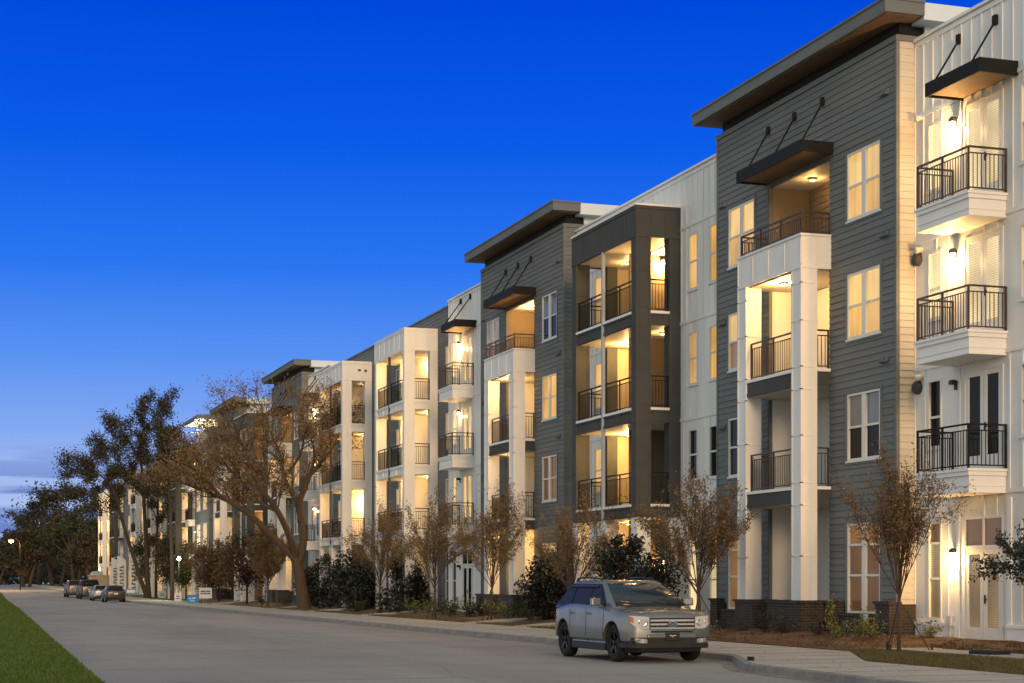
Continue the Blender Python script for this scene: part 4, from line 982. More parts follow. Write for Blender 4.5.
def feather(px, X, h, w, label):
    y = onplane(px, X); g = gz(y); root = empty('feather_flag', label, 'flag', (X, y, .1+g), R(-14), 'tall feather flags by the leasing entrance')
    m = MB(); m.tube([(0, 0, 0), (0, 0, h*.8), (.06, 0, h*.93), (w*.4, 0, h), (w*.75, 0, h*.985)], .03, 6); m.build('flag_pole', 'white_plastic', root)
    m = MB(); n = 12; vs = []
    for k in range(n+1):
        t = k/n; z = .35+t*(h-.4); ww = w*(1 if t < .8 else math.sqrt(max(0, 1-((t-.8)/.2)**2))*.92+.08)
        yy = .05*math.sin(t*5)
        vs += [(.04, yy, z), (.04+ww, yy+.06*math.sin(t*7), z), (.04+ww, yy+.06*math.sin(t*7)+.012, z), (.04, yy+.012, z)]
    fs = []
    for k in range(n):
        for j in range(4): fs.append((4*k+j, 4*k+(j+1) % 4, 4*k+4+(j+1) % 4, 4*k+4+j))
    m.add(vs, fs); fo = m.build('flag_cloth', 'sign_white', root)
    m = MB(); rr = random.Random(int(px))
    for k in range(7):
        z = .8+k*(h-1.9)/7; m.box(.04+w*.28, .04+w*.74, -.105, -.095, z, z+(h-1.9)/7*.32); m.box(.04+w*(.28 if k % 2 else .62), .04+w*(.42 if k % 2 else .74), -.105, -.095, z+(h-1.9)/7*.32, z+(h-1.9)/7*.66)
    m.build('printing', 'print_dark', fo)
feather(111, 20.9, 4.3, 1.0, 'white feather flag, slimmest and farthest of the row')
feather(117, 20.7, 4.5, 1.0, 'white feather flag standing in the middle of the row')
feather(129, 20.7, 4.7, .9, 'white feather flag nearest to the leaning pine trunk')
feather(192, 20.7, 3.4, .9, 'white feather flag with dark print by the globe lamp')
def globe(px, X, h, watts, label):
    y = onplane(px, X); root = empty('globe_lamp', label, 'lamp', (X, y, .1+gz(y)))
    m = MB(); m.tube([(0, 0, 0), (0, 0, h-.2)], .05, 8); m.lathe((0, 0, 0), (0, 0, 1), [(0, .14), (.3, .12), (.4, .06)], 12); m.build('lamp_post', 'black_metal', root)
    m = MB(); m.lathe((0, 0, h-.2), (0, 0, 1), [(0, .04), (.04, .12), (.16, .16), (.28, .11), (.34, .01)], 14); m.build('lamp_globe', 'white_glow', root)
    lamp(root, (-.35, -.2, h+.1), watts, (1, .88, .62), .1)
globe(179, 20.6, 3.7, 260, 'bright white globe lamp glowing among the small trees')
globe(97, 21.5, 2.0, 60, 'low lamp glowing by the far end of the building')
# street light with a sodium lamp far down the road
sx, sy = 9.0, 300
v_ = atdepth(11, 541, 235)
root = empty('street_light', 'street light with glowing orange lamp over the far end of the road', 'street light', (v_.x, v_.y, gz(v_.y)))
m = MB(); hh = v_.z-gz(v_.y); m.tube([(1.2, 0, 0), (1.2, 0, hh-.6), (1.0, 0, hh+.1), (.4, 0, hh+.35)], [.07, .05, .04, .03], 8); m.build('lamp_post', 'black_metal', root)
m = MB(); m.lathe((0, 0, hh+.35), (0, 0, -1), [(0, .1), (.1, .35), (.22, .4), (.25, .3)], 14); m.build('lamp_head', 'dark_panel', root)
m = MB(); m.lathe((0, 0, hh+.12), (0, 0, -1), [(0, .36), (.25, .30), (.4, .01)], 14); m.build('lamp_bulb', 'street_glow', root)
lamp(root, (0, 0, hh-.6), 1300, (1, .55, .16), .3)
# booth at the far end
y = onplane(101, 20.5)+12; root = empty('entrance_booth', 'low tan booth with a pale blue domed roof beyond the parked cars', 'booth', (21.6, y, gz(y)))
m = MB(); m.box(-1.5, 1.6, -1.2, 1.2, 0, 2.0); m.box(-1.6, 1.7, -1.3, 1.3, 2.0, 2.15); m.build('wall', 'tan_wall', root)
m = MB(); m.lathe((-.4, 0, 2.15), (0, 0, 1), [(0, 1.0), (.25, .95), (.45, .7), (.55, .01)], 18); m.build('roof', 'car_pale', root)
# valve box in the grass and kerb marker
x, y = 21.0, 31.5
root = empty('utility_box', 'low dark utility box with pale lid set in the grass', 'utility box', (x, y, .11), R(8))
m = MB(); m.box(-.26, .26, -.36, .36, -.05, .13); m.build('box_wall', 'dark_plastic', root, .03)
m = MB(); m.box(-.23, .23, -.33, .33, .131, .15); m.build('lid', 'dark_panel', root, .01)
x, y = 15.03, 31.0
m = MB(); m.box(x+.20, x+.24, y-.12, y+.12, .12, .21); o = m.build('kerb_inlet', 'dark_plastic'); tag(o, 'short dark upstand of the drain inlet at the kerb corner', 'kerb inlet')
# ------------------------------------------------------------------ trees, shrubs, plants
def leafquad(L, p, s, rr, up=.3):
    d = Vector((rr.gauss(0, 1), rr.gauss(0, 1), rr.gauss(0, 1)+up)).normalized(); a = d.orthogonal().normalized(); b = d.cross(a); an = rr.random()*6.28
    u = (a*math.cos(an)+b*math.sin(an))*s; v = (b*math.cos(an)-a*math.sin(an))*s*.42
    o = len(L.v); L.v += [tuple(p-u), tuple(p+v), tuple(p+u), tuple(p-v)]; L.f.append((o, o+1, o+2, o+3)); L.mi.append(0); L.sm.append(False)
def grow(T, p, d, length, r, lev, rr, spots, cfg):
    """one branch as a tapered wobbling tube, then its children"""
    n = cfg.get('seg', 5); pts = [p]; rad = [r]; dd = d.normalized()
    for i in range(n):
        dd = (dd + Vector((rr.gauss(0, 1), rr.gauss(0, 1), rr.gauss(0, 1)))*cfg['wob'] + Vector((0, 0, cfg['up']))).normalized()
        p = p + dd*(length/n); pts.append(p); rad.append(r*(1-(i+1)/n*(1-cfg['taper'])))
    T.tube(pts, rad, 6 if r > .04 else 4, cap=False)
    if lev <= cfg['leaflev']:
        for i in range(1 if lev else 0, len(pts)): spots.append((pts[i], (pts[i]-pts[i-1]).normalized() if i else dd, lev))
    if lev == 0: return
    k = cfg['kids'][lev]
    for j in range(k):
        t = cfg['from'] + (1-cfg['from'])*(j+rr.random()*.7)/k; i = min(n-1, int(t*n)); q = pts[i].lerp(pts[i+1], t*n-i)
        base = (pts[i+1]-pts[i]).normalized(); side_ = base.orthogonal(); side_.rotate(Matrix.Rotation(rr.random()*6.283, 3, base))
        a = cfg['ang']*(.7+.6*rr.random()); nd = (base*math.cos(a)+side_.normalized()*math.sin(a))
        grow(T, q, nd, length*cfg['len']*(.7+.5*rr.random()), max(rad[i]*.62, .004), lev-1, rr, spots, cfg)
def leaves(name, spots, n, size, spread, rr, mat, root, jit=.35):
    L = MB()
    for (p, d, lev) in spots:
        for k in range(n if rr.random() < .85 else 0):
            q = p + Vector((rr.gauss(0, spread), rr.gauss(0, spread), rr.gauss(0, spread))); leafquad(L, q, size*(1-jit+2*jit*rr.random()), rr)
    return L.build(name, mat, root)
def vase_tree(x, y, h, spread, seed, label, leaf='leaf_rust', lean=0, ls=.045, ln=5, stakes=True, z=.12, dens=1.0):
    """young multi-stemmed street tree: short trunk and steep fine branches"""
    rr = random.Random(seed); root = empty('young_tree', label, 'tree', (x, y, z+gz(y)), 0, 'young trees planted between pavement and building')
    T = MB(); sp_ = []; tz = h*.34
    T.tube([(0, 0, -.1), (.01, 0, tz*.5), (lean*.3, 0, tz)], [.05, .042, .036], 8)
    cfg = dict(seg=6, wob=.055, up=.035, taper=.3, kids=[0, 3, 5, 6], leaflev=1, ang=R(20), len=.5)
    cfg['from'] = .22
    m = 14
    for k in range(m):
        a = 2*math.pi*k/m+rr.random()*.5; tilt = (R(9)+R(34)*(k % 3)/2)*(.8+.4*rr.random())*spread/(h*.42)
        d = Vector((math.cos(a)*math.sin(tilt)+lean*.1, math.sin(a)*math.sin(tilt), math.cos(tilt)))
        grow(T, Vector((lean*.3, 0, tz*(.82+.2*rr.random()))), d, (h-tz)*(.98-.25*tilt)*(.75+.25*rr.random()), .021, 3 if k % 2 else 2, rr, sp_, cfg)
    T.build('trunk', 'bark_light', root)
    sp_ = [s for s in sp_ if s[0].z > tz*1.15 and rr.random() < dens]
    leaves('crown', sp_, ln, ls, .075, rr, leaf, root)
    if stakes:
        for (dx, dy) in ((.62, -.35), (-.5, -.45), (.05, .6)):
            s = MB(); s.tube([(dx, dy, -.05), (dx*.05, dy*.05, tz*.86)], .012, 5); s.box(dx-.02, dx+.02, dy-.02, dy+.02, -.05, .18); s.build('guy_strap', 'wood_stake', root)
def sp_len(n): return n
def XY(px, X): return X, onplane(px, X)
x, y = XY(899, 20.45); vase_tree(x, y, 3.8, 1.0, 11, 'young rusty leaved tree in front of the brick pier and lamplit siding', 'leaf_rust', 0, .034, 2, dens=.8)
x, y = XY(699, 20.4); vase_tree(x, y, 4.05, 1.9, 12, 'young rusty orange tree right behind the silver SUV', 'leaf_rust', 0, .040, 2)
x, y = XY(573, 20.4); vase_tree(x, y, 3.8, 1.6, 13, 'young brown tree between the two dark bushes', 'leaf_tan', 0, .04, 2, dens=.75)
x, y = XY(491, 20.6); vase_tree(x, y, 4.3, 1.5, 14, 'young brown tree left of the dark bush, before the white column', 'leaf_tan', .15, .045, 2, dens=.75)
x, y = XY(435, 20.7); vase_tree(x, y, 4.4, 1.6, 15, 'young rusty tree in front of the lower balconies of the white section', 'leaf_tan', 0, .05, 2, dens=.7)
x, y = XY(380, 20.7); vase_tree(x, y, 4.5, 1.9, 16, 'young tan tree between the dark hedge bushes, right of the big oak', 'leaf_tan', 0, .05, 2, dens=.7)
x, y = XY(268, 20.4); vase_tree(x, y, 4.3, 1.9, 17, 'young orange tree just left of the leaning oak trunk', 'leaf_tan', 0, .06, 4)

def bush(x, y, w, h, seed, label, leaf='leaf_dark', n=5200, ls=.075, name='bush', group=None, z=.12, stem=True):
    rr = random.Random(seed); root = empty(name, label, 'bush' if name == 'bush' else 'plant', (x, y, z+gz(y)), 0, group)
    T = MB(); L = MB(); lobes = []
    for k in range(13):
        a = rr.random()*6.283; t = rr.random(); rad = w*.5*(.25+.62*math.sin(math.pi*(.22+.62*t)))*rr.uniform(.5, 1)
        lobes.append((Vector((math.cos(a)*rad, math.sin(a)*rad, h*(.14+.70*t))), rr.uniform(.16, .30)*w*(1.05-.4*t)))
    lobes.append((Vector((0, 0, h*.45)), w*.36)); 
    for k in range(3): lobes.append((Vector((rr.gauss(0, .12)*w, rr.gauss(0, .12)*w, h*rr.uniform(.82, .93))), .10*w))
    for c, r in lobes:
        T.tube([(0, 0, 0), (c.x*.4, c.y*.4, c.z*.55), tuple(c)], [.04, .025, .008], 5, cap=False)
    tot = sum(r*r for c, r in lobes)
    for c, r in lobes:
        m = int(n*r*r/tot)
        for k in range(m):
            d = Vector((rr.gauss(0, 1), rr.gauss(0, 1), rr.gauss(0, 1))).normalized()*r*(rr.random()**.45)*rr.uniform(.9, 1.22); d.z *= 1.1
            p = c+d
            if p.z > .04: leafquad(L, p, ls*rr.uniform(.7, 1.3), rr, .6)
    for k in range(22):   # stray shoots
        a = rr.random()*6.283; c, r = rr.choice(lobes[:12]); d = Vector((math.cos(a)*.6, math.sin(a)*.6, .75+rr.random()*.5)).normalized(); p = c
        T.tube([tuple(c), tuple(c+d*r*1.45)], [.012, .004], 4, cap=False)
        for q in range(11): leafquad(L, c+d*r*(.9+.06*q)+Vector((rr.gauss(0, .03), rr.gauss(0, .03), rr.gauss(0, .03)))*w/1.5, ls, rr, .6)
    T.build('stem', 'bark_dark', root); L.build('crown', leaf, root)
gd = 'dark evergreen bushes in front of the building'
x, y = XY(545, 21.6); bush(x, y, 2.15, 2.75, 31, 'dense dark bush left of the silver SUV, right of the brick piers', n=7000, group=gd)
x, y = XY(632, 21.0); bush(x, y, 2.9, 3.1, 32, 'wide dark evergreen bush showing above the SUV roof', n=8000, group=gd)
for i, (px, X, w, h, lab) in enumerate(((405, 21.8, 2.3, 2.9, 'dark bush right of the tan young tree, by white columns'), (352, 21.8, 3.0, 3.4, 'tallest dark bush of the hedge right of the oak trunk'), (332, 21.9, 2.8, 3.2, 'dark bush second from the oak trunk'), (314, 21.9, 2.2, 2.7, 'dark bush touching the right side of the oak trunk'), (369, 21.6, 2.2, 2.7, 'dark low bush just left of the tan young tree'))):
    x, y = XY(px, X); bush(x, y, w, h, 40+i, lab, n=4200, ls=.10, group=gd)
# reddish garden trees in front of the middle of the building
def small_tree(x, y, w, h, seed, label, leaf, n=3600, ls=.11, bark_='bark_dark', trunk=.3, group='small garden trees beyond the oak'):
    rr = random.Random(seed); root = empty('small_tree', label, 'tree', (x, y, .1+gz(y)), 0, group)
    T = MB(); L = MB(); th = h*trunk
    T.tube([(0, 0, -.1), (0, 0, th), (.05, .1, h*.6)], [.09, .07, .03], 7)
    lob = []
    for k in range(16):
        a = rr.random()*6.283; t = (k+.5)/16; rad = w*.5*math.sin(math.pi*(.12+.76*t))*rr.uniform(.35, .85); c = Vector((math.cos(a)*rad, math.sin(a)*rad, th+(h-th)*(.06+.86*t))); lob.append((c, rr.uniform(.13, .22)*w))
        T.tube([(0, 0, th*.9), (c.x*.5, c.y*.5, (c.z+th)/2), tuple(c)], [.045, .025, .01], 5, cap=False)
    for c, r in lob:
        for k in range(n//16):
            d = Vector((rr.gauss(0, 1), rr.gauss(0, 1), rr.gauss(0, 1)))*r*.62; leafquad(L, c+d, ls*rr.uniform(.6, 1.3), rr)
    T.build('trunk', bark_, root); L.build('crown', leaf, root)
for i, (px, X, w, h, lf, lab) in enumerate(((247, 21.0, 4.0, 4.9, 'leaf_redbrown', 'bushy red brown tree left of the oak, nearest of the garden trees'), (219, 21.3, 3.6, 4.4, 'leaf_redbrown', 'red brown garden tree behind the white sign board'), (205, 21.6, 3.2, 5.0, 'leaf_rust', 'orange brown garden tree right of the lit banner'),
        (171, 21.6, 3.8, 6.0, 'leaf_olive', 'green garden tree left of the globe lamp'), (146, 21.6, 3.4, 6.6, 'leaf_green', 'light green tree right behind the leaning pine trunk'), (186, 22.3, 3.0, 5.0, 'leaf_green', 'small green tree behind the globe lamp'), (232, 22.1, 3.2, 4.4, 'leaf_rust', 'orange tree pressed against the building between red brown trees'))):
    x, y = XY(px, X); small_tree(x, y, w, h, 60+i, lab, lf, 3600, .12 if px > 200 else .15)

# big oak with the leaning trunk
def limb(T, pts, rads, n=9):
    """smooth limb through control points"""
    P = [Vector(p) for p in pts]; out = []; rr_ = []
    for i in range(len(P)-1):
        p0, p1, p2, p3 = P[max(i-1, 0)], P[i], P[i+1], P[min(i+2, len(P)-1)]
        for k in range(5):
            t = k/5; out.append(.5*((2*p1)+(p2-p0)*t+(2*p0-5*p1+4*p2-p3)*t*t+(3*p1-p0-3*p2+p3)*t**3)); rr_.append(rads[i]+(rads[i+1]-rads[i])*t)
    out.append(P[-1]); rr_.append(rads[-1]); T.tube(out, rr_, n); return out, rr_
def big_tree(name_label, base_px, X, limbs, seed, leaf, barkm, cfg, ln, ls, spread, klen, every=2, group=None, name='oak_tree', dz=0, lev=2):
    rr = random.Random(seed); y = onplane(base_px[0], X); depth = X*math.sin(TH)+y*math.cos(TH); g = gz(y)
    o0 = Vector((X, y, .1+g)); root = empty(name, name_label, 'tree', o0, 0, group); T = MB(); sp_ = []
    scale = depth/F_PX
    base_shift = None
    for (pts, rads) in limbs:
        W = []
        for (px, py, dd) in pts:
            v = atdepth(px, py, depth+dd) - o0; W.append(v)
        if name == 'pine_tree': rads = [q*.62 for q in rads]
        if base_shift is None: base_shift = Vector((0, 0, min(0, -W[0].z-.15))); 
        if W[0].z > -.1 and pts[0][1] >= base_px[1]-3: W[0].z = -.15
        out, ra = limb(T, W, rads)
        L_ = len(out)
        for i in range(int(L_*.35), L_, every):
            if ra[i] > .16: continue
            b = (out[min(i+1, L_-1)]-out[max(i-1, 0)]).normalized(); s_ = b.orthogonal(); s_.rotate(Matrix.Rotation(rr.random()*6.283, 3, b))
            a = cfg['ang']*rr.uniform(.8, 1.3)
            grow(T, out[i], b*math.cos(a)+s_.normalized()*math.sin(a)+Vector((0, 0, .25)), klen*rr.uniform(.6, 1.2), max(min(ra[i]*.5, .06), .02), lev, rr, sp_, cfg)
        grow(T, out[-1], (out[-1]-out[-2]), klen, ra[-1], lev, rr, sp_, cfg)
    T.build('trunk', barkm, root)
    leaves('crown', sp_, ln, ls, spread, rr, leaf, root)
    return len(sp_)
cfg = dict(seg=5, wob=.16, up=.03, taper=.35, kids=[0, 5, 5, 5], leaflev=1, ang=R(42), len=.55); cfg['from'] = .25
limbs = [
 ([(305, 611, 0), (301, 585, 0), (296, 560, 0), (284, 548, -.3), (266, 530, -.8), (246, 512, -1.4), (222, 498, -1.8), (196, 488, -2), (170, 478, -2)], [.42, .34, .30, .22, .19, .16, .11, .07, .03]),
 ([(297, 565, 0), (303, 543, .3), (301, 520, .6), (296, 500, 1), (285, 480, 1.2), (280, 455, 1.4), (270, 430, 1.5), (262, 410, 1.5)], [.26, .24, .20, .17, .13, .09, .06, .03]),
 ([(300, 522, .5), (300, 500, .2), (307, 480, -.2), (322, 462, -.5), (334, 445, -.8), (340, 425, -1)], [.17, .14, .11, .08, .05, .025]),
 ([(296, 558, 0), (289, 535, -1), (277, 510, -2), (262, 490, -2.6), (250, 465, -3), (240, 440, -3.3), (232, 418, -3.5)], [.22, .19, .16, .13, .09, .06, .03]),
 ([(277, 510, -2), (260, 502, -2), (240, 480, -1.5), (225, 464, -1), (217, 450, -1)], [.14, .12, .09, .06, .03]),
 ([(301, 500, .5), (310, 475, 1.5), (314, 450, 2.5), (305, 425, 3), (300, 408, 3.2)], [.13, .10, .07, .045, .02]),
 ([(284, 478, 1.2), (300, 455, 1.4), (306, 430, .2), (318, 412, -.5)], [.10, .08, .05, .02]),
 ([(222, 498, -1.8), (208, 482, -2.4), (197, 472, -3), (190, 466, -3)], [.10, .08, .05, .02]),
 ([(246, 512, -1.4), (236, 490, 0), (218, 478, 1.2), (206, 470, 2)], [.11, .08, .05, .02]),
]
NOAK = big_tree('broad oak with copper leaves and leaning trunk lit golden', (305, 611), 20.3, limbs, 5, 'leaf_oak', 'bark_oak', cfg, 1, .074, .19, 1.65, 1)
cfgp = dict(seg=5, wob=.18, up=.05, taper=.35, kids=[0, 5, 5, 5], leaflev=1, ang=R(50), len=.55); cfgp['from'] = .2
X_ = 20.6
limbs = [([(149, 598, 0), (147, 570, 0), (146, 540, 0), (144, 505, 0), (142, 475, 0), (141, 450, 0), (143, 428, 0), (146, 412, 0)], [.45, .38, .34, .28, .22, .16, .10, .05]),
 ([(143, 470, 0), (134, 450, -1), (126, 438, -2), (118, 432, -2)], [.14, .1, .06, .03]), ([(142, 455, 0), (152, 435, 1), (162, 420, 1), (166, 410, 1)], [.12, .08, .05, .03]),
 ([(144, 500, 0), (134, 480, 1), (124, 470, 2), (112, 462, 3)], [.12, .09, .06, .03]), ([(143, 480, 0), (154, 466, -1), (164, 455, -2)], [.12, .08, .03])]
big_tree('tallest tree, an upright pine with dark tufts against the sky', (149, 598), X_, limbs, 6, 'leaf_olive', 'bark_dark', cfgp, 4, .12, .25, 1.75, 3, name='pine_tree', lev=2)
limbs = [([(148, 599, 0), (141, 580, -.5), (133, 555, -1), (125, 530, -1.5), (118, 505, -2), (112, 488, -2), (100, 475, -2), (88, 466, -2)], [.42, .34, .30, .26, .2, .15, .09, .04]),
 ([(122, 520, -1.5), (108, 512, -2), (92, 508, -3), (80, 500, -3)], [.12, .09, .05, .03]), ([(116, 498, -2), (118, 480, -1), (112, 462, 0), (104, 452, 0)], [.14, .10, .06, .03]), ([(118, 505, -2), (104, 492, 0), (90, 482, 1), (76, 474, 1)], [.12, .09, .06, .03])]
big_tree('leaning pine forking left out of the base of the tallest pine', (148, 599), X_-.5, limbs, 7, 'leaf_olive', 'bark_dark', cfgp, 4, .12, .25, 1.75, 3, name='pine_tree', lev=2)
limbs = [([(172, 600, 0), (172, 570, 0), (171, 535, 0), (170, 505, 0), (168, 480, 0), (170, 458, 0), (173, 446, 0)], [.35, .30, .26, .2, .15, .1, .05]), ([(170, 505, 0), (160, 490, -1), (152, 478, -2)], [.12, .08, .03]), ([(169, 490, 0), (178, 474, 1), (183, 464, 2), (185, 458, 2)], [.12, .09, .06, .03]), ([(169, 478, 0), (162, 460, 0), (160, 442, 0)], [.1, .07, .03])]
big_tree('straight dark tree between the pines and the copper oak', (172, 600), X_, limbs, 8, 'leaf_olive', 'bark_dark', cfgp, 3, .13, .22, 1.5, 3, name='pine_tree', lev=2)
limbs = [([(156, 598, 0), (156, 570, 0), (157, 540, 0), (158, 500, 0), (157, 470, 0), (160, 440, 0)], [.25, .22, .2, .15, .1, .04]), ([(157, 520, 0), (148, 500, -1), (140, 490, -1)], [.1, .07, .03]), ([(158, 495, 0), (166, 475, 0), (172, 462, 0)], [.1, .07, .03])]
big_tree('thin straight tree just right of the tallest pine', (156, 598), X_+.8, limbs, 9, 'leaf_olive', 'bark_dark', cfgp, 3, .13, .22, 1.4, 3, name='pine_tree', lev=2)
# distant oaks at the end of the street
def far_tree(px, depth, w, h, seed, label, leaf, n=6400, ls=.30, trunks=3):
    rr = random.Random(seed); v = atdepth(px, HOR, depth); root = empty('distant_tree', label, 'tree', (v.x, v.y, gz(v.y)), 0, 'big trees at the far end of the street')
    T = MB(); L = MB(); lob = []
    for k in range(26):
        a = rr.random()*6.283; t = rr.random(); rad = w*.5*math.sqrt(max(0, 1-(abs(t-.35)/.7)**2))*rr.uniform(.3, .95); c = Vector((math.cos(a)*rad, math.sin(a)*rad, h*(.30+.6*t))); lob.append((c, rr.uniform(.08, .14)*w))
    for k in range(trunks):
        a = rr.random()*6.283; dx = math.cos(a)*w*.05; dy = math.sin(a)*w*.05
        T.tube([(dx, dy, -.5), (dx*2, dy*2, h*.2), (dx*4, dy*4, h*.5)], [.32, .26, .12], 7)
    for c, r in lob: T.tube([(0, 0, h*.18), (c.x*.45, c.y*.45, h*.18+(c.z-h*.18)*.6), tuple(c)], [.26, .15, .05], 5, cap=False)
    for c, r in lob:
        for k in range(n//26):
            d = Vector((rr.gauss(0, 1), rr.gauss(0, 1), rr.gauss(0, .7)))*r*.62; leafquad(L, c+d, ls*rr.uniform(.5, 1.3), rr)
    T.build('trunk', 'bark_oak', root); L.build('crown', leaf, root)
far_tree(56, 285, 14, 17.5, 81, 'largest dark tree closing the end of the street', 'leaf_olive')
far_tree(38, 300, 8, 17, 82, 'tall blue green tree left of the largest dark tree', 'leaf_dark', 5200)
far_tree(76, 270, 10, 13.5, 83, 'green tree between the dark tree and the far building', 'leaf_green', 5200)
far_tree(26, 275, 10, 9.5, 84, 'low brown tree below the street light', 'leaf_olive', 3600)
far_tree(-4, 330, 10, 8, 85, 'dark tree at the edge of the photo beyond the street light', 'leaf_dark', 5200)
far_tree(92, 262, 7, 9, 86, 'olive tree behind the far end of the parked cars', 'leaf_olive', 3600)
# far wood as one mass
L = MB(); rr = random.Random(3)
for k in range(9000):
    px = rr.uniform(-160, 130); dep = rr.uniform(330, 420); v = atdepth(px, HOR, dep); z = gz(v.y)+rr.random()**.8*(8+2.5*math.sin(px*.09)+1.5*math.sin(px*.31)); leafquad(L, Vector((v.x, v.y, z)), rr.uniform(.5, 1.2), rr)
tag(L.build('distant_wood', 'leaf_olive'), 'dark wood closing the view at the end of the street', 'wood', kind='stuff')

# small plants in the mulch
def plant(x, y, w, h, seed, label, leaf, n=150, ls=.05, tall=False):
    rr = random.Random(seed); root = empty('garden_plant', label, 'plant', (x, y, .26+gz(y)), 0, 'low plants in the mulch bed')
    T = MB(); L = MB()
    for k in range(9 if not tall else 4):
        a = rr.random()*6.283; t = R(12+35*rr.random()) if not tall else R(4+12*rr.random()); l = h*rr.uniform(.65, 1.0)
        tip = Vector((math.cos(a)*math.sin(t)*l*w/h*.9, math.sin(a)*math.sin(t)*l*w/h*.9, math.cos(t)*l)); T.tube([(0, 0, -.03), tuple(tip)], [.008, .004], 4, cap=False)
        for j in range(n//(9 if not tall else 4)):
            q = tip*rr.uniform(.3, 1.05)+Vector((rr.gauss(0, 1), rr.gauss(0, 1), rr.gauss(0, 1)))*ls*1.3; q.z = max(q.z, .02); leafquad(L, q, ls*rr.uniform(.6, 1.3), rr, .8)
    T.build('stem', 'bark_dark', root); L.build('foliage', leaf, root)
PL = [(764, 21.3, .55, .75, 'leaf_olive', 'dark leafy plant right by the porch gap', 0), (784, 21.3, .6, .55, 'leaf_olive', 'low olive plant before the dark brick base', 0), (818, 21.3, .5, .5, 'leaf_dark', 'dark plant at the corner of the brick porch', 0),
 (829, 21.5, .45, 1.05, 'leaf_yellow', 'slender tall plant with a spike against the brick', 1), (838, 21.3, .6, .6, 'leaf_yellow', 'leafy yellow green plant left of the pair under the window', 0), (857, 21.4, .8, .7, 'leaf_yellow', 'biggest yellow green plant under the ground floor window', 0), (872, 21.4, .7, .75, 'leaf_yellow', 'yellow green plant just left of the brick pier', 0),
 (925, 22.4, .8, .55, 'leaf_yellow', 'lamplit pale green plant beside the white base panel', 0), (722, 21.6, .6, .4, 'leaf_dark', 'small dark plant near the walk left of the brick', 0), (742, 21.2, .4, .3, 'leaf_olive', 'tiny olive plant on the mulch edge', 0)]
for i, (px, X, w, h, lf, lab, tall) in enumerate(PL):
    x, y = XY(px, X); plant(x, y, w, h, 100+i, lab, lf, 260 if h > .5 else 120, .045, tall)
rr = random.Random(77)
desc = ['first', 'second', 'third', 'fourth', 'fifth', 'sixth', 'seventh', 'eighth', 'ninth', 'tenth']
for i, px in enumerate((522, 508, 496, 480, 466, 455, 444, 428, 416, 404)):
    x, y = XY(px, 21.5+rr.uniform(-.3, .3)); plant(x, y, .9, .75, 130+i, desc[i]+' low yellow green plant counted leftwards from the brick piers', 'leaf_yellow' if i % 3 else 'leaf_green', 170, .075)
words_ = ['beside the far walk', 'by the dark bush', 'behind the SUV bonnet', 'under the porch tower', 'near the second walk', 'before the white columns', 'left of the brick piers', 'below the balconies', 'next to the tan tree', 'by the hedge', 'right of the oak trunk', 'under the copper crown', 'near the garden trees', 'beyond the oak']
for i, px in enumerate((690, 668, 606, 590, 580, 560, 532, 470, 450, 398, 360, 330, 285, 262)):
    x, y = XY(px, 20.9+rr.uniform(-.3, .4)); plant(x, y, 1.0, .62, 160+i, 'low dark green plant '+words_[i], 'leaf_dark' if i % 2 else 'leaf_green', 260, .06)
# tree reaching in from the right edge
rr = random.Random(21); x, y = 21.6, 31.2
root = empty('young_tree', 'young dark leaved tree reaching in from the right edge of the photo', 'tree', (x, y-1.0, .12), 0, 'young trees planted between pavement and building')
T = MB(); sp_ = []; T.tube([(0, 0, -.1), (.02, 0, 1.0), (0, 0, 2.0)], [.045, .04, .03], 7)
cfg = dict(seg=5, wob=.09, up=.03, taper=.3, kids=[0, 4, 5], leaflev=1, ang=R(38), len=.5); cfg['from'] = .2
for k in range(12):
    a = 2*math.pi*k/12; grow(T, Vector((0, 0, 1.0+.09*k)), Vector((math.cos(a)*.9, math.sin(a)*.9, .55)), 1.25, .018, 2, rr, sp_, cfg)
T.build('trunk', 'bark_dark', root); leaves('crown', sp_, 4, .045, .05, rr, 'leaf_dark', root)
s = MB(); s.tube([(-.75, -.3, 0), (-.1, -.02, 1.0)], .016, 5); s.build('guy_strap', 'wood_stake', root); s = MB(); s.box(-.33, -.28, -.2, -.15, 0, .5); s.build('stake', 'wood_stake', root)

# grass blades
def blades(name, n, area, hgt, mat, lab, seed, z0):
    rr = random.Random(seed); L = MB()
    for k in range(n):
        x, y = area(rr); a = rr.random()*6.283; w = (.006+.006*rr.random())*(1+y/60); h = hgt*rr.uniform(.5, 1.3)*(1+y/260); dx, dy = math.cos(a)*w, math.sin(a)*w; lx, ly = rr.gauss(0, .35)*h, rr.gauss(0, .35)*h; z = z0+gz(y)
        o = len(L.v); L.v += [(x-dx, y-dy, z), (x+dx, y+dy, z), (x+lx, y+ly, z+h)]; L.f.append((o, o+1, o+2)); L.mi.append(0); L.sm.append(False)
    tag(L.build(name, mat), lab, 'grass', kind='stuff')
def a1(rr):
    y = 26+ (rr.random()**2.6)*190; return lawn_edge(y)-rr.random()**1.3*(3.2+y*.05), y
blades('lawn_grass', 80000, a1, .055, 'grass_blade', 'short mown green grass blades of the lawn beside the road', 1, .03)
def a2(rr):
    y = 22+rr.random()*12.8; f0 = sw_back(y)+.02; return f0+rr.random()*(20.5-f0), y
blades('verge_blades', 26000, a2, .06, 'dry_blade', 'thin dry grass of the verge beside the pavement', 2, .11)
def a3(rr):
    y = 47+rr.random()*60; return 19.52+rr.random()**1.5*1.2, y
blades('verge_blades', 14000, a3, .07, 'dry_blade', 'dry grass edging along the pavement in front of the mulch bed', 4, .11)
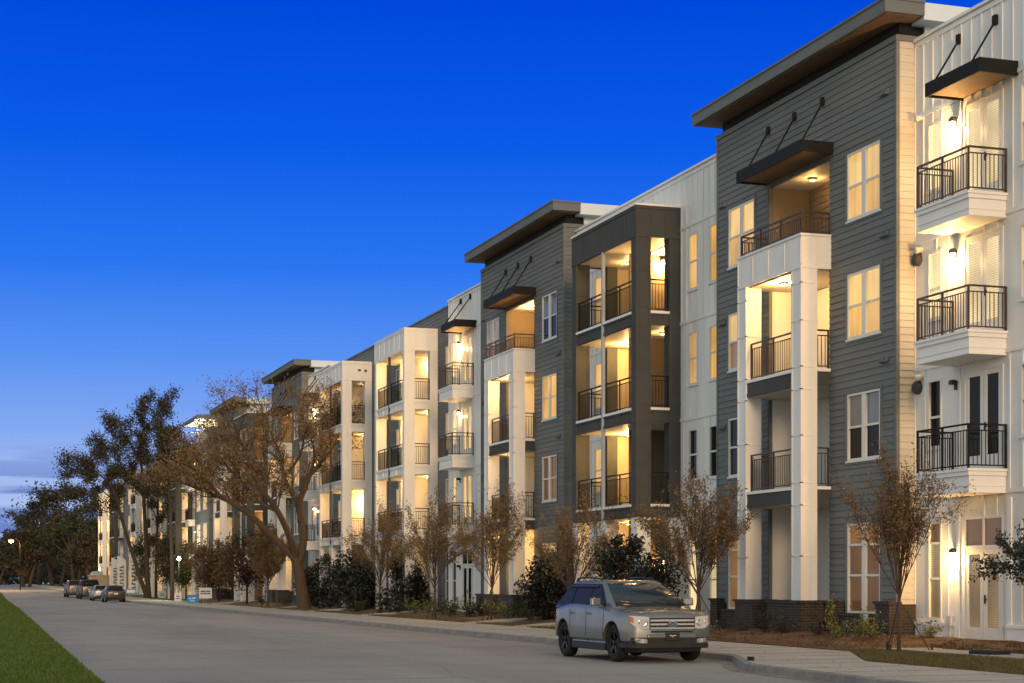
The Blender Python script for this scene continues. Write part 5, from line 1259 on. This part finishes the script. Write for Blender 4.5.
def chips(seed, n):
    rr = random.Random(seed); L = MB()
    for k in range(n):
        y = 28+rr.random()*20; x0 = 19.75 if y > 35.4 else 21.75; x = x0+rr.random()*(22.7-x0); s = rr.uniform(.015, .045)
        f_ = min(1, 2*(x-x0)/(23.3-x0)); leafquad(L, Vector((x, y, .17+.16*f_+rr.random()*.03)), s, rr, 2)
    tag(L.build('bark_chips', 'mulch'), 'loose brown bark chips lying on the mulch bed', 'bark chips', kind='stuff')
chips(9, 22000)

rr = random.Random(15); L = MB()
for k in range(2600):
    y = 24+rr.random()**1.3*75; c = rr.random(); x = kerb(y)-.05-abs(rr.gauss(0, .22)) if c < .5 else (kerb(y)+.25+rr.random()*3 if c < .9 else lawn_edge(y)+abs(rr.gauss(0, .9)))
    z = .006 if x < kerb(y)-.01 else .138
    leafquad(L, Vector((x, y, z+gz(y)+.008)), rr.uniform(.015, .035), rr, 6)
tag(L.build('fallen_leaves', 'leaf_tan'), 'fallen brown leaves scattered along the gutter and pavement', 'leaves', kind='stuff')
SKY_STOPS = [(583, (196, 205, 236)), (540, (184, 200, 240)), (480, (160, 186, 240)), (430, (130, 168, 242)), (360, (88, 146, 242)), (270, (42, 118, 240)), (150, (10, 92, 232)), (0, (0, 72, 218)), (-130, (88, 108, 138))]
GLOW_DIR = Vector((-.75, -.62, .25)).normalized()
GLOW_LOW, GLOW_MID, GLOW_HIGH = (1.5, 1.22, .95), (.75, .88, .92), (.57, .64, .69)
SUN_E, SUN_C, SUN_D = 2.1, (1, .64, .34), (.12, 1, -.22)
# ------------------------------------------------------------------ camera, sky, sun
cam = bpy.data.cameras.new('camera'); co = bpy.data.objects.new('camera', cam); COL.objects.link(co); scene.camera = co
co.location = (0, 0, CAM_H); co.rotation_euler = (R(90), 0, -TH); cam.sensor_width = 36; cam.lens = 36*F_PX/1024
cam.shift_y = (HOR-341.5)/1024; cam.clip_end = 5000; cam.clip_start = .1
w = bpy.data.worlds.new('World'); scene.world = w; w.use_nodes = True; nt = w.node_tree; N = nt.nodes; L = nt.links
bg = N['Background']
tc = N.new('ShaderNodeTexCoord'); sp = N.new('ShaderNodeSeparateXYZ'); L.new(tc.outputs['Generated'], sp.inputs[0])
def math_(op, a, b=None, c=None):
    n = N.new('ShaderNodeMath'); n.operation = op
    for i, v in enumerate((a, b, c)):
        if v is None: continue
        if hasattr(v, 'links'): L.new(v, n.inputs[i])
        else: n.inputs[i].default_value = v
    return n.outputs[0]
def lin(c): return tuple(((x/255)/12.92 if x/255 < .04045 else ((x/255+.055)/1.055)**2.4) for x in c)
z = sp.outputs[2]
mr = N.new('ShaderNodeMapRange'); L.new(z, mr.inputs[0]); mr.inputs[1].default_value = 0; mr.inputs[2].default_value = .4
rp = N.new('ShaderNodeValToRGB'); L.new(mr.outputs[0], rp.inputs[0]); e = rp.color_ramp.elements
stops = SKY_STOPS
while len(e) < len(stops): e.new(.5)
for el, (py, c) in zip(e, stops):
    el.position = min(1, math.sin(math.atan((HOR-py)/F_PX))/.4); el.color = (*lin(c), 1)
# thin streaks of cloud low over the horizon
mp = N.new('ShaderNodeMapping'); mp.inputs['Scale'].default_value = (5, 5, 90); L.new(tc.outputs['Generated'], mp.inputs[0])
nz = N.new('ShaderNodeTexNoise'); nz.inputs['Scale'].default_value = 1.25; nz.inputs['Detail'].default_value = 3; L.new(mp.outputs[0], nz.inputs['Vector'])
cr = N.new('ShaderNodeValToRGB'); L.new(nz.outputs['Fac'], cr.inputs[0]); cr.color_ramp.elements[0].position = .49; cr.color_ramp.elements[1].position = .57
hz = N.new('ShaderNodeMapRange'); L.new(z, hz.inputs[0]); hz.inputs[1].default_value = .080; hz.inputs[2].default_value = .05; hz.inputs[3].default_value = 0; hz.inputs[4].default_value = .95
cf = math_('MULTIPLY', cr.outputs[0], hz.outputs[0])
mc = N.new('ShaderNodeMix'); mc.data_type = 'RGBA'; L.new(cf, mc.inputs[0]); L.new(rp.outputs[0], mc.inputs[6]); mc.inputs[7].default_value = (*lin((104, 130, 200)), 1)
# afterglow around the place where the sun went down, behind the camera
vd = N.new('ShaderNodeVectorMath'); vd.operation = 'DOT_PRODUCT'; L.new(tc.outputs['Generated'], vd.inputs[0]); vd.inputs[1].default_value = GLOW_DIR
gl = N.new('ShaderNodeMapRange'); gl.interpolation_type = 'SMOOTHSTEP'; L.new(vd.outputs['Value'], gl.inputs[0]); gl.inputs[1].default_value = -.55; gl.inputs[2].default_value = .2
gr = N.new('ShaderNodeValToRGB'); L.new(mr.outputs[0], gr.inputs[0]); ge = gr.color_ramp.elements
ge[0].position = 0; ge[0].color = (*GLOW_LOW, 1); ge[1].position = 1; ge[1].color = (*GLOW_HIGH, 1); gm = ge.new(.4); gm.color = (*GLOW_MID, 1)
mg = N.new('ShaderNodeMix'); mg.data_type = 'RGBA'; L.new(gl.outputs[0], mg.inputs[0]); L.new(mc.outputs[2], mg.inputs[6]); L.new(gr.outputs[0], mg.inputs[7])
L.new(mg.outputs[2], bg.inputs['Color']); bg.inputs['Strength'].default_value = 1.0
sd = bpy.data.lights.new('sun', 'SUN'); sd.energy = SUN_E; sd.angle = R(14); sd.color = SUN_C
so = bpy.data.objects.new('sun', sd); COL.objects.link(so); so.rotation_euler = Vector(SUN_D).to_track_quat('-Z', 'Y').to_euler()
vs = scene.view_settings; vs.view_transform = 'Standard'; vs.look = 'None'; vs.gamma = 1; vs.exposure = 0
